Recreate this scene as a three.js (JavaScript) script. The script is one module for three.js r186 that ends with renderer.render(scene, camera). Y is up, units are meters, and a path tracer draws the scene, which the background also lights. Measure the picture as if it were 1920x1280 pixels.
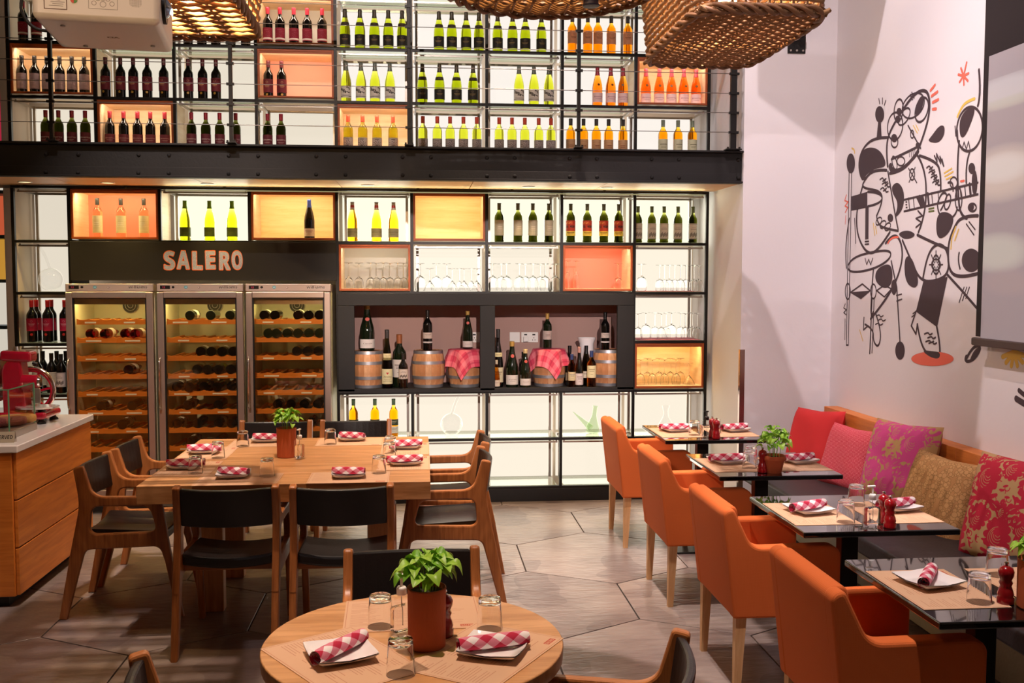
import * as THREE from 'three';
import { RoundedBoxGeometry } from 'three/addons/geometries/RoundedBoxGeometry.js';
import { mergeGeometries } from 'three/addons/utils/BufferGeometryUtils.js';
import { RectAreaLightUniformsLib } from 'three/addons/lights/RectAreaLightUniformsLib.js';

// ---------------------------------------------------------------- camera, exposure, ceiling lights
RectAreaLightUniformsLib.init();
const renderer = new THREE.WebGLRenderer({ antialias: true });
renderer.toneMapping = THREE.LinearToneMapping;
renderer.toneMappingExposure = 1.05;
renderer.shadowMap.enabled = true;
const scene = new THREE.Scene();
scene.background = new THREE.Color(0x000000);
const F = 1867, EYE = 1.75;                                   // 35 mm lens, eye height
const camera = new THREE.PerspectiveCamera(2 * Math.atan(640 / F) * 180 / Math.PI, 1.5, 0.05, 60);
camera.position.set(0, EYE, 0);
camera.rotation.order = 'YXZ';
camera.rotation.set(-0.0632, -0.0912, 0.0014);

const WARM = 0xffe2ca, NEUTRAL = 0xffece4, PINKISH = 0xffeaec;
const CEIL = 5.9, SPOTY = 5.5;
// ceiling spots and added fill spots: x, z, target x, y, z, intensity, cone, penumbra, colour
const SPOTS = [
  [-0.7, -4.6, -0.65, 0.75, -5.5, 62, 0.32, 0.5, WARM],
  [0.75, -6.2, 0.75, 0, -6.4, 70, 0.36, 0.6, WARM],
  [-0.1, -2.4, -0.02, 0.75, -2.75, 60, 0.26, 0.5, WARM],
  [0.7, -4.3, 1.35, 0.6, -4.8, 68, 0.35, 0.6, NEUTRAL],
  [0.8, -2.6, 1.6, 0.6, -3.2, 58, 0.3, 0.6, NEUTRAL],
  [-0.8, -4.4, -2.05, 0.45, -5.7, 44, 0.27, 0.6, NEUTRAL],
  [1.4, -5.2, 1.9, 0.7, -6.1, 40, 0.3, 0.6, NEUTRAL],
  [0.2, -3.2, 2.97, 1.7, -4.7, 40, 0.45, 0.6, PINKISH],
  [-0.6, -2.6, -0.5, 3.25, -7.8, 40, 0.4, 0.8, NEUTRAL],
  [0.5, 2.8, 0.5, 1.25, -8.0, 205, 0.14, 0.5, NEUTRAL, 3.9],
  [-1.6, -4.0, -1.6, 1.0, -7.6, 60, 0.28, 0.6, NEUTRAL],
  [-1.0, -3.0, -1.0, 0, -3.9, 16, 0.4, 0.7, PINKISH],
  [-1.6, 2.0, 2.4, 1.7, -6.6, 40, 0.24, 0.6, PINKISH, 3.1],  // added fill from behind the camera for the right-hand walls
  [0.9, -2.8, 2.7, 2.6, -6.8, 38, 0.42, 0.7, PINKISH],  // added fill wash for the upper wall corner
  [-1.8, 1.6, -1.1, 2.65, -3.6, 34, 0.1, 0.5, 0xffcf9c, 3.6],  // added warm spot behind the camera to brighten the projector
];

// ---------------------------------------------------------------- helpers
const V3 = (x, y, z) => new THREE.Vector3(x, y, z);
let seed = 7;
const rnd = () => { seed = (seed + 0x6d2b79f5) | 0; let t = Math.imul(seed ^ (seed >>> 15), 1 | seed); t = (t + Math.imul(t ^ (t >>> 7), 61 | t)) ^ t; return ((t ^ (t >>> 14)) >>> 0) / 4294967296; };
const rr = (a, b) => a + (b - a) * rnd();
// a point of the place on the plane x|y|z = v that a line of sight of the 1920x1280 frame meets
const CR = new THREE.Matrix4().makeRotationFromEuler(camera.rotation);
function at(px, py, ax, v) {
  const d = V3((px - 960) / F, -(py - 640) / F, -1).applyMatrix4(CR), o = V3(0, EYE, 0);
  return o.addScaledVector(d, (v - (ax === 'y' ? EYE : 0)) / d[ax]);
}
const taken = {};
function numbered(n) { const k = taken[n] = (taken[n] ?? -1) + 1; return k ? n + '_' + String(k).padStart(3, '0') : n; }
function shade(o) { o.castShadow = true; o.receiveShadow = true; return o; }
function mesh(name, geo, mat, parent, x = 0, y = 0, z = 0, rx = 0, ry = 0, rz = 0) {
  const m = shade(new THREE.Mesh(geo, mat)); m.name = parent ? name : numbered(name);
  m.position.set(x, y, z); m.rotation.set(rx, ry, rz); (parent ?? scene).add(m); return m;
}
function tag(o, label, category, group) { o.userData.label = label; o.userData.category = category; if (group) o.userData.group = group; return o; }
function struct(o) { o.userData.kind = 'structure'; return o; }
function thing(name, label, category, x = 0, y = 0, z = 0, ry = 0, group) {
  const o = new THREE.Group(); o.name = numbered(name); scene.add(o); o.position.set(x, y, z); o.rotation.y = ry; return tag(o, label, category, group);
}
function dup(src, label, x, y, z, ry = 0, group) {
  const o = src.clone(); o.name = numbered(src.name.replace(/_\d{3}$/, '')); scene.add(o); o.position.set(x, y, z); o.rotation.y = ry;
  o.userData = { ...src.userData }; o.userData.label = label; if (group) o.userData.group = group; return o;
}
// uv in metres from the faces' own directions; the grain runs along axis g (0 x, 1 y, 2 z)
function uvm(geo, g = 0, s = 1, ou = 0, ov = 0) {
  if (geo.index) geo = geo.toNonIndexed();
  const p = geo.attributes.position, n = geo.attributes.normal, uv = new Float32Array(p.count * 2), P = [0, 0, 0], N = [0, 0, 0];
  for (let t = 0; t < p.count; t += 3) {
    N[0] = N[1] = N[2] = 0;
    for (let k = 0; k < 3; k++) { N[0] += n.getX(t + k); N[1] += n.getY(t + k); N[2] += n.getZ(t + k); }
    const a = N.map(Math.abs), d = a[0] >= a[1] && a[0] >= a[2] ? 0 : a[1] >= a[2] ? 1 : 2;
    let u = g, v; if (d === g) { u = (g + 1) % 3; v = (g + 2) % 3; } else v = 3 - g - d;
    for (let k = 0; k < 3; k++) {
      P[0] = p.getX(t + k); P[1] = p.getY(t + k); P[2] = p.getZ(t + k);
      uv[(t + k) * 2] = P[u] * s + ou; uv[(t + k) * 2 + 1] = P[v] * s + ov + d * 0.37;
    }
  }
  geo.setAttribute('uv', new THREE.BufferAttribute(uv, 2)); return geo;
}
const box = (w, h, d, r = 0.004, g = 0, ou = 0, ov = 0) => uvm(r ? new RoundedBoxGeometry(w, h, d, 1, Math.min(r, w / 2.01, h / 2.01, d / 2.01)) : new THREE.BoxGeometry(w, h, d), g, 1, ou, ov);
const plain = new Map();
const bx = (w, h, d) => { const k = [w, h, d].map((x) => x.toFixed(4)).join(); if (!plain.has(k)) plain.set(k, uvm(new THREE.BoxGeometry(w, h, d))); return plain.get(k); };
const cyl = (r0, r1, h, n = 20, open = false) => new THREE.CylinderGeometry(r0, r1, h, n, 1, open);
const lathe = (pts, n = 24) => new THREE.LatheGeometry(pts.map(([r, y]) => new THREE.Vector2(r, y)), n);
const tube = (pts, r, seg = 24, rad = 8, closed = false) => new THREE.TubeGeometry(new THREE.CatmullRomCurve3(pts.map((p) => p.isVector3 ? p : V3(...p)), closed), seg, r, rad, closed);
const moved = (g, x = 0, y = 0, z = 0, rx = 0, ry = 0, rz = 0) => { g = g.clone(); g.applyMatrix4(new THREE.Matrix4().makeRotationFromEuler(new THREE.Euler(rx, ry, rz)).setPosition(x, y, z)); return g; };
const join = (list) => mergeGeometries(list.map((g) => { g = g.index ? g.toNonIndexed() : g; if (!g.attributes.uv) g.setAttribute('uv', new THREE.BufferAttribute(new Float32Array(g.attributes.position.count * 2), 2)); return g; }));
function extrude(pts, depth, bevel = 0.004, holes = [], seg = 1) {
  const s = pts instanceof THREE.Shape ? pts : new THREE.Shape(pts.map(([x, y]) => new THREE.Vector2(x, y))); holes.forEach((h) => s.holes.push(h));
  const g = new THREE.ExtrudeGeometry(s, { depth: depth - 2 * bevel, bevelEnabled: bevel > 0, bevelThickness: bevel, bevelSize: bevel, bevelOffset: -bevel, bevelSegments: seg, curveSegments: 8 });
  return g.translate(0, 0, bevel - depth / 2);
}
// closed outline with rounded corners: [x, y, radius]
function rounded(pts, Kind = THREE.Shape) {
  const s = new Kind(), n = pts.length, P = pts.map(([x, y]) => new THREE.Vector2(x, y));
  for (let i = 0; i < n; i++) {
    const p = P[i], a = P[(i + n - 1) % n].clone().sub(p), b = P[(i + 1) % n].clone().sub(p), r = Math.min(pts[i][2] ?? 0, a.length() * 0.49, b.length() * 0.49);
    a.setLength(r).add(p); b.setLength(r).add(p);
    i ? s.lineTo(a.x, a.y) : s.moveTo(a.x, a.y); if (r) s.quadraticCurveTo(p.x, p.y, b.x, b.y);
  }
  s.closePath(); return s;
}
// a sheet or solid from a function of (u, v)
function surf(fn, nu, nv) {
  const pos = [], uv = [], idx = [];
  for (let j = 0; j <= nv; j++) for (let i = 0; i <= nu; i++) { const p = fn(i / nu, j / nv); pos.push(p[0], p[1], p[2]); uv.push(p[3] ?? i / nu, p[4] ?? j / nv); }
  for (let j = 0; j < nv; j++) for (let i = 0; i < nu; i++) { const a = j * (nu + 1) + i, b = a + 1, c = a + nu + 1, d = c + 1; idx.push(a, b, d, a, d, c); }
  const g = new THREE.BufferGeometry(); g.setAttribute('position', new THREE.Float32BufferAttribute(pos, 3)); g.setAttribute('uv', new THREE.Float32BufferAttribute(uv, 2)); g.setIndex(idx); g.computeVertexNormals(); return g;
}

// ---------------------------------------------------------------- textures
const hash = (x, y, s) => { let h = Math.imul(x, 374761393) ^ Math.imul(y, 668265263) ^ Math.imul(s, 974634777); h = Math.imul(h ^ (h >>> 13), 1274126177); return ((h ^ (h >>> 16)) >>> 0) / 4294967296; };
function vn(x, y, px, py, s) {
  const ix = Math.floor(x), iy = Math.floor(y), fx = x - ix, fy = y - iy, a = fx * fx * (3 - 2 * fx), b = fy * fy * (3 - 2 * fy), m = (v, p) => ((v % p) + p) % p;
  const h = (i, j) => hash(m(ix + i, px), m(iy + j, py), s);
  return (h(0, 0) * (1 - a) + h(1, 0) * a) * (1 - b) + (h(0, 1) * (1 - a) + h(1, 1) * a) * b;
}
const fbm = (x, y, fx, fy, s, o = 4) => { let v = 0, a = 0.5, t = 0; for (let k = 0; k < o; k++) { v += a * vn(x * fx, y * fy, fx, fy, s + k); t += a; a *= 0.5; fx *= 2; fy *= 2; } return v / t; };
const hex = (c) => [(c >> 16) & 255, (c >> 8) & 255, c & 255];
function data(n, fn, srgb = true, m = n) {
  const d = new Uint8Array(n * m * 4);
  for (let y = 0; y < m; y++) for (let x = 0; x < n; x++) { const c = fn(x / n, y / m), o = (y * n + x) * 4; for (let k = 0; k < 3; k++) d[o + k] = Math.max(0, Math.min(255, c[k])); d[o + 3] = 255; }
  const t = new THREE.DataTexture(d, n, m); t.wrapS = t.wrapT = THREE.RepeatWrapping; t.magFilter = THREE.LinearFilter; t.minFilter = THREE.LinearMipmapLinearFilter; t.generateMipmaps = true; if (srgb) t.colorSpace = THREE.SRGBColorSpace; t.needsUpdate = true; return t;
}
const mixc = (a, b, t) => a.map((v, i) => v + (b[i] - v) * t);
function woodTex(c0, c1, s, fine = 26) {
  const a = hex(c0), b = hex(c1);
  return data(512, (u, v) => {
    const w = fbm(u, v, 2, 6, s, 3), ring = 0.5 + 0.5 * Math.sin((v * 9 + w * 3.2) * Math.PI * 2), g = fbm(u, v, 4, fine * 2, s + 9, 3), pore = fbm(u, v, 12, 160, s + 20, 2);
    return mixc(a, b, Math.min(1, Math.max(0, 0.12 + ring * 0.28 + (g - 0.45) * 0.9 + (pore > 0.62 ? 0.18 : 0))));
  });
}
function canvas(w, h, draw, srgb = true) {
  const c = document.createElement('canvas'); c.width = w; c.height = h; const g = c.getContext('2d'); draw(g, w, h);
  const t = new THREE.CanvasTexture(c); t.magFilter = THREE.LinearFilter; t.anisotropy = 8; if (srgb) t.colorSpace = THREE.SRGBColorSpace; return t;
}
const rep = (t, x, y = x, rot = 0) => { t = t.clone(); t.wrapS = t.wrapT = THREE.RepeatWrapping; t.repeat.set(x, y); t.rotation = rot; t.needsUpdate = true; return t; };
const std = (color, roughness = 0.6, o = {}) => new THREE.MeshStandardMaterial({ color, roughness, ...o });
const phy = (color, roughness = 0.6, o = {}) => new THREE.MeshPhysicalMaterial({ color, roughness, ...o });
const noiseBump = data(256, (u, v) => { const n = 255 * fbm(u, v, 24, 24, 3, 4); return [n, n, n]; }, false);
const weaveBump = data(128, (u, v) => { const a = Math.floor(u * 32), b = Math.floor(v * 32), f = Math.sin(u * 32 * Math.PI) ** 2, g = Math.sin(v * 32 * Math.PI) ** 2, n = (a + b) % 2 ? 120 + 135 * f : 120 + 135 * g; return [n, n, n]; }, false);

const tOak = woodTex(0xd29c6a, 0xa46e3e, 11), tTeak = woodTex(0xb5713e, 0x824a24, 31, 40), tBoard = woodTex(0xe0a35c, 0xbd7a38, 51, 18), tPale = woodTex(0xe3b887, 0xc99560, 71, 30), tBarrel = woodTex(0xe0ae86, 0xc08c60, 91, 34);
const tPeach = woodTex(0xf6dfbe, 0xe8c79e, 73, 26);
const M = {
  oak: std(0xffffff, 0.38, { map: tOak }), teak: std(0xffffff, 0.36, { map: tTeak }), counterWood: std(0xffd29a, 0.42, { map: rep(tBoard, 0.9, 1.4) }),
  pale: std(0xffffff, 0.55, { map: tPale }), boxWoodShaded: std(0xc98a5c, 0.5, { map: tBoard }), boxInner: std(0xffffff, 0.55, { map: tPeach }), backboard: std(0xf4c9a0, 0.45, { map: tBoard }), legWood: std(0xffffff, 0.5, { map: rep(tPale, 1, 1) }), barrel: std(0xffffff, 0.6, { map: tBarrel }),  // box edge wood darkened: shade of the unlit fronts put into its colour
  rackWood: std(0xffc060, 0.55, { map: tPale }), plank: std(0xffffff, 0.5, { map: rep(tPale, 0.8, 1.6) }),
  blackMetal: std(0x110e0c, 0.42, { metalness: 0.3 }), beam: std(0x0b0808, 0.68, { bumpMap: rep(noiseBump, 3), bumpScale: 0.0008 }), blackBoard: std(0x0f0c0d, 0.62, { bumpMap: rep(noiseBump, 2), bumpScale: 0.0004 }),
  steel: std(0xb9b2aa, 0.32, { metalness: 0.9 }), fridgeSteel: std(0xbfaea5, 0.36, { metalness: 0.75 }), chrome: std(0xdedad6, 0.12, { metalness: 1 }), cable: std(0x8c8580, 0.35, { metalness: 0.9 }),
  leather: phy(0x100b0d, 0.46, { clearcoat: 0.3, clearcoatRoughness: 0.3, bumpMap: rep(noiseBump, 6), bumpScale: 0.0006 }), leatherEdge: std(0x241a1c, 0.5),
  benchLeather: std(0x231c1f, 0.5, { bumpMap: rep(noiseBump, 5), bumpScale: 0.0005 }),
  white: phy(0xf2eeee, 0.12, { clearcoat: 0.4 }), whitePlastic: std(0xf0ece8, 0.42), stone: phy(0xe9e2de, 0.1, { clearcoat: 0.3 }),
  blackGlass: phy(0x0c0a0b, 0.05, { specularIntensity: 1, clearcoat: 1, clearcoatRoughness: 0.02 }),
  glass: phy(0xffffff, 0, { transmission: 1, thickness: 0, ior: 1.5 }), solidGlass: phy(0xffffff, 0, { transmission: 1, thickness: 0.01, ior: 1.46 }), tumblerGlass: phy(0xffffff, 0, { transmission: 1, thickness: 0.01, ior: 1.28 }), paneGlass: phy(0xfaf6ea, 0, { transmission: 1, thickness: 0, ior: 1.5 }), greenEdge: phy(0x8fd0a8, 0.05, { transmission: 0.6, thickness: 0 }), shelfGlass: phy(0xdfe6d6, 0.04, { transmission: 0.92, thickness: 0, ior: 1.45 }),
  greenGlass: phy(0xecf7e4, 0, { transmission: 1, thickness: 0, ior: 1.5 }),
  terracotta: std(0xb9592f, 0.8, { bumpMap: rep(noiseBump, 4), bumpScale: 0.0008 }), soil: std(0x2a1c14, 0.95), leaf: phy(0x9ccc3c, 0.45, { transmission: 0.25, thickness: 0, side: THREE.DoubleSide }), leafDark: phy(0x78b42c, 0.45, { transmission: 0.2, thickness: 0, side: THREE.DoubleSide }), stem: std(0x7ba23a, 0.6),
  millRed: phy(0x8d0a14, 0.18, { clearcoat: 0.8, clearcoatRoughness: 0.05 }), slicerRed: phy(0xa50f2a, 0.2, { clearcoat: 0.9, clearcoatRoughness: 0.06 }),
  orange: phy(0xd8692a, 0.85, { sheen: 0.5, sheenColor: new THREE.Color(0xf09a58), sheenRoughness: 0.5, bumpMap: rep(weaveBump, 9), bumpScale: 0.0006 }),
  wicker: std(0xa27a52, 0.65), wickerDark: std(0x80593a, 0.6), black: std(0x0d0b0b, 0.5), rubber: std(0x141212, 0.7), hoop: std(0xa6a8b0, 0.4, { metalness: 0.7 }),
  salmon: std(0xe8836a, 0.6), salmonPale: std(0xeea592, 0.6), grey: std(0xb9b4ab, 0.6), wall: std(0xe4e2e5, 0.85, { bumpMap: rep(noiseBump, 1.5), bumpScale: 0.0006 }), wallWarm: std(0xdccab6, 0.85), niche: std(0xb49289, 0.85), ceiling: std(0x55504d, 0.9), paper: std(0xf2ede4, 0.8), blue: std(0x5b7f9c, 0.5, { metalness: 0.2 }),
};
const glow = (c, k) => new THREE.MeshStandardMaterial({ color: 0x222222, roughness: 0.6, emissive: c, emissiveIntensity: k });
// ---------------------------------------------------------------- room shell
const ZS = -7.714, ZW = -6.996, XW = 2.971, XP = 2.298;       // shelf front, pilaster front, mural wall, pilaster side
const wallBlock = (name, x0, x1, y0, y1, z0, z1, m) => struct(mesh(name, uvm(new THREE.BoxGeometry(x1 - x0, y1 - y0, z1 - z0)), m, null, (x0 + x1) / 2, (y0 + y1) / 2, (z0 + z1) / 2));
wallBlock('wall_right', XW, XW + 0.2, -0.1, CEIL, ZW, 3.6, M.wall);
wallBlock('wall_pilaster', XP, XW + 0.2, -0.1, CEIL, -8.6, ZW, M.wall);
wallBlock('wall_back', -3.1, XP, -0.1, CEIL, -8.6, -8.3, M.wallWarm);
wallBlock('wall_return', -3.3, -3.1, -0.1, CEIL, -9.9, -8.3, M.wallWarm);
wallBlock('wall_far', -6.4, -3.1, -0.1, CEIL, -10.1, -9.9, M.wallWarm);
wallBlock('wall_left', -6.6, -6.4, -0.1, CEIL, -10.1, 3.8, M.wallWarm);
wallBlock('wall_front', -6.6, XW + 0.2, -0.1, CEIL, 3.6, 3.8, M.wallWarm);
wallBlock('ceiling', -6.6, XW + 0.2, CEIL, CEIL + 0.2, -10.1, 3.8, M.ceiling);
// floor: big hexagonal stoneware tiles on a dark bed
const floor = struct(mesh('floor', uvm(new THREE.BoxGeometry(9.8, 0.1, 13.9)), std(0x3a302d, 0.9), null, -1.7, -0.058, -3.15));
const tTile = [0, 1, 2].map((k) => data(512, (u, v) => {
  const a = fbm(u, v, 3, 3, 200 + k * 31, 5), b = fbm(u, v, 10, 40, 220 + k * 7, 3), p = fbm(u, v, 4, 4, 260 + k * 13, 2), q = p > 0.6 ? 0.32 : 0;
  return mixc([148, 134, 127], [98, 84, 82], Math.max(0, Math.min(1, (a - 0.3) * 1.1 + (b - 0.5) * 0.5 + q)));
}));
const tTileBump = data(512, (u, v) => { const n = 255 * (0.55 * fbm(u, v, 10, 42, 301, 4) + 0.45 * fbm(u, v, 30, 90, 303, 3)); return [n, n, n]; }, false);
const tileMats = tTile.map((t) => std(0xffffff, 0.33, { map: t, bumpMap: tTileBump, bumpScale: 0.004 }));
const HW = 0.495, HE = 0.30, HD = 0.28;
const tileShape = (() => { const g = 0.004, a = HW - g, b = HE + HD - g * 1.15, c = HE - g * 0.55; return [[0, b], [-a, c], [-a, -c], [0, -b], [a, -c], [a, c]]; })();
const tileGeos = [0, 1, 2, 3].map((k) => { const g = extrude(tileShape, 0.009, 0.0012).rotateX(-Math.PI / 2); return uvm(g, 0, 0.9, k * 0.31, k * 0.17); });
for (let r = -4; r <= 6; r++) for (let c = -6; c <= 2; c++) {
  const x = 0.62 + c * 2 * HW + (r & 1 ? HW : 0), z = -5.25 + r * (2 * HE + HD);
  if (x > 3.2 || x < -5.2 || z < -8.4) continue;
  mesh('tile', tileGeos[Math.floor(rnd() * 4)], tileMats[Math.floor(rnd() * 3)], floor, x + 1.7, 0.058 - 0.0045 + rr(-0.0004, 0.0004), z + 3.15);
}
// metal guard on the pilaster's edge
{ const g = thing('corner_guard', 'slim polished metal corner guard on the pilaster edge beside the shelves', 'corner guard', XP, 0, ZW);
  mesh('front_strip', box(0.034, 1.24, 0.003, 0.001), std(0x9a8078, 0.15, { metalness: 0.9 }), g, 0.015, 0.62, 0.002); mesh('side_strip', box(0.003, 1.24, 0.034, 0.001), std(0x9a8078, 0.15, { metalness: 0.9 }), g, -0.002, 0.62, -0.015); }

// ---------------------------------------------------------------- mezzanine: steel beam, plank soffit, railing
const mez = struct(mesh('ceiling_mezzanine', uvm(new THREE.BoxGeometry(8.69, 0.18, 1.24)), M.black, null, -2.047, 2.55, -7.68));
for (let k = 0; k < 9; k++) { const x0 = -6.38 + k * 0.965; mesh('plank', box(0.96, 0.016, 0.70, 0.001, 0, k * 0.37, k * 0.21), M.plank, mez, x0 + 0.48 + 2.047, 2.442 - 2.55, -7.375 + 7.68); }
{ const b = thing('steel_beam', 'long black riveted steel beam carrying the upper wine shelves', 'beam', 0, 0, 0); const L = 8.68, cx = -2.046;
  mesh('web', box(L, 0.2, 0.03, 0.003), M.beam, b, cx, 2.545, -7.035); mesh('top_flange', box(L, 0.014, 0.11, 0.003), M.beam, b, cx, 2.652, -7.03); mesh('bottom_flange', box(L, 0.014, 0.09, 0.003), M.beam, b, cx, 2.437, -7.03); mesh('lower_plate', box(L - 0.04, 0.055, 0.008, 0.002), M.beam, b, cx - 0.02, 2.473, -7.017);
  const bolt = new THREE.SphereGeometry(0.014, 10, 6, 0, 6.3, 0, 1.57).rotateX(Math.PI / 2);
  for (const px of [-60, -5, 87, 147, 260, 317, 429, 484, 593, 648, 755, 808, 913, 965, 1068, 1119, 1222, 1273, 1384]) for (const py of [322, 288]) { const p = at(px, py + px * 0.0085, 'z', -7.02); mesh('bolt', bolt, M.beam, b, p.x, p.y, py > 300 ? -7.013 : -7.02); } }
const postX = [-3.62, -2.443, -1.273, -0.076, 1.101, 2.206], CAB = [2.782, 2.918, 3.054, 3.19, 3.326, 3.46, 3.597];
postX.forEach((x, i) => { const w = i === 5 ? 0.044 : 0.024, p = thing('railing_post', ['leftmost railing post, beyond the frame of the long shelf', 'black railing post in front of the six bottle wooden box', 'black railing post under the glowing wicker lamp', 'black railing post between the fourth and fifth upper bays', 'black railing post in front of the amber bottles', 'thick black end post of the cable railing by the pilaster'][i], 'railing post', x, 2.659, -6.96);
  mesh('upright', box(w, 1.12, 0.03, 0.003, 1), M.blackMetal, p, 0, 0.565, 0); mesh('foot_plate', box(w * 2.6, 0.008, 0.07, 0.002), M.blackMetal, p, 0, 0.004, 0);
  for (const s of [-1, 1]) mesh('bolt', bx(0.012, 0.012, 0.012), M.blackMetal, p, s * w * 0.95, 0.014, 0.02);
  for (const y of CAB) mesh('cable_clamp', bx(w + 0.026, 0.016, 0.02), M.blackMetal, p, 0, y - 2.659, 0.012); });
CAB.forEach((y, i) => tag(mesh('railing_cable', moved(cyl(0.0028, 0.0028, 8.5, 6), 0, 0, 0, 0, 0, Math.PI / 2), M.cable, null, -2.04, y, -6.945), ['lowest', 'second lowest', 'third lowest', 'fourth lowest', 'fifth lowest', 'sixth lowest', 'topmost'][i] + ' thin steel railing cable stretched across the upper wine shelves', 'cable', 'railing cables'));
tag(mesh('handrail', box(8.5, 0.03, 0.05, 0.006), M.blackMetal, null, -2.04, 3.795, -6.96), 'black flat handrail on top of the cable railing', 'handrail');
// recessed downlights in the plank soffit
[[-2.814, 46], [-2.241, 203], [-1.54, 390], [-0.386, 690], [0.806, 992], [1.399, 1140]].forEach(([x], i) => {
  const d = thing('downlight', 'small round recessed downlight in the plank soffit, ' + ['leftmost', 'second from left', 'third from left', 'fourth from left', 'fifth from left', 'rightmost'][i], 'downlight', x, 2.434, -7.46, 0, 'soffit downlights');
  mesh('rim', new THREE.TorusGeometry(0.045, 0.005, 6, 24).rotateX(Math.PI / 2), M.steel, d); mesh('lamp_disc', cyl(0.04, 0.04, 0.004, 20), glow(0xffe2a8, 1.5), d, 0, -0.001, 0);
  const l = new THREE.SpotLight(0xffd98a, 3.2, 0, 1.0, 0.8); l.position.set(x, 2.424, -7.46); l.target.position.set(x, 0, -7.3); l.castShadow = true; l.shadow.radius = 1.5; scene.add(l, l.target); l.name = 'downlight_lamp';
});
// track spots under the ceiling, the added fill spots among them
SPOTS.forEach(([x, z, tx, ty, tz, k, ang, pen, col, sy = SPOTY], i) => {
  const p = V3(x, sy, z), d = V3(tx, ty, tz).sub(p).normalize();
  const f = thing('ceiling_or_fill_spotlight', 'white cylindrical ceiling spotlight above the dining room, a few added as fill', 'spotlight', x, sy, z, 0, 'ceiling spotlights');
  mesh('stem', cyl(0.01, 0.01, CEIL - sy, 8), M.whitePlastic, f, 0, (CEIL - sy) / 2, 0);
  const can = mesh('housing', lathe([[0, 0.13], [0.04, 0.13], [0.045, 0.12], [0.045, -0.05], [0.04, -0.05], [0.04, 0.0], [0, 0.0]], 20), M.whitePlastic, f); can.quaternion.setFromUnitVectors(V3(0, -1, 0), d);
  mesh('lamp_disc', cyl(0.036, 0.036, 0.004, 16), glow(col, 6), can, 0, -0.004, 0);
  const l = new THREE.SpotLight(col, k, 0, ang, pen); l.position.copy(p).addScaledVector(d, 0.06); l.target.position.set(tx, ty, tz); l.castShadow = true; l.shadow.radius = 1.2; l.shadow.mapSize.set(1024, 1024); l.name = 'ceiling_or_fill_lamp'; scene.add(l, l.target);
});
// added spot with a made up flap shaped to throw the folded wall shadow
{ const A = at(1421, 180, 'z', ZW), B = at(1566, 285, 'z', ZW), C = at(1640, 112, 'x', XW), n = B.clone().sub(A).cross(C.clone().sub(A)).normalize();
  const L = V3(1.1, 0, -5.2); L.y = A.y - (n.x * (L.x - A.x) + n.z * (L.z - A.z)) / n.y;
  const f = thing('added_flap_spotlight', 'added black spotlight with a made up flap near the mural corner', 'spotlight', L.x, L.y, L.z);
  mesh('stem', cyl(0.01, 0.01, CEIL - L.y - 0.02, 8), M.black, f, 0, (CEIL - L.y) / 2 + 0.03, 0);
  mesh('housing', cyl(0.04, 0.05, 0.08, 16), M.black, f, -0.03, 0.09, 0.04);
  const q = [A, C, V3(C.x, C.y + 1.2, C.z + 0.5), V3(A.x - 0.03, A.y + 1.3, A.z)].map((p) => p.clone().sub(L).normalize().multiplyScalar(0.3));
  const g = new THREE.BufferGeometry().setFromPoints([q[0], q[1], q[2], q[0], q[2], q[3]]); g.computeVertexNormals(); mesh('shadow_flap', g, std(0x0d0b0b, 0.6, { side: THREE.DoubleSide }), f);
  const l = new THREE.SpotLight(PINKISH, 20, 0, 0.75, 0.5); l.position.copy(L); l.target.position.set(2.9, 1.4, -6.3); l.castShadow = true; l.shadow.radius = 0.08; l.name = 'added_flap_lamp'; scene.add(l, l.target); }

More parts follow.
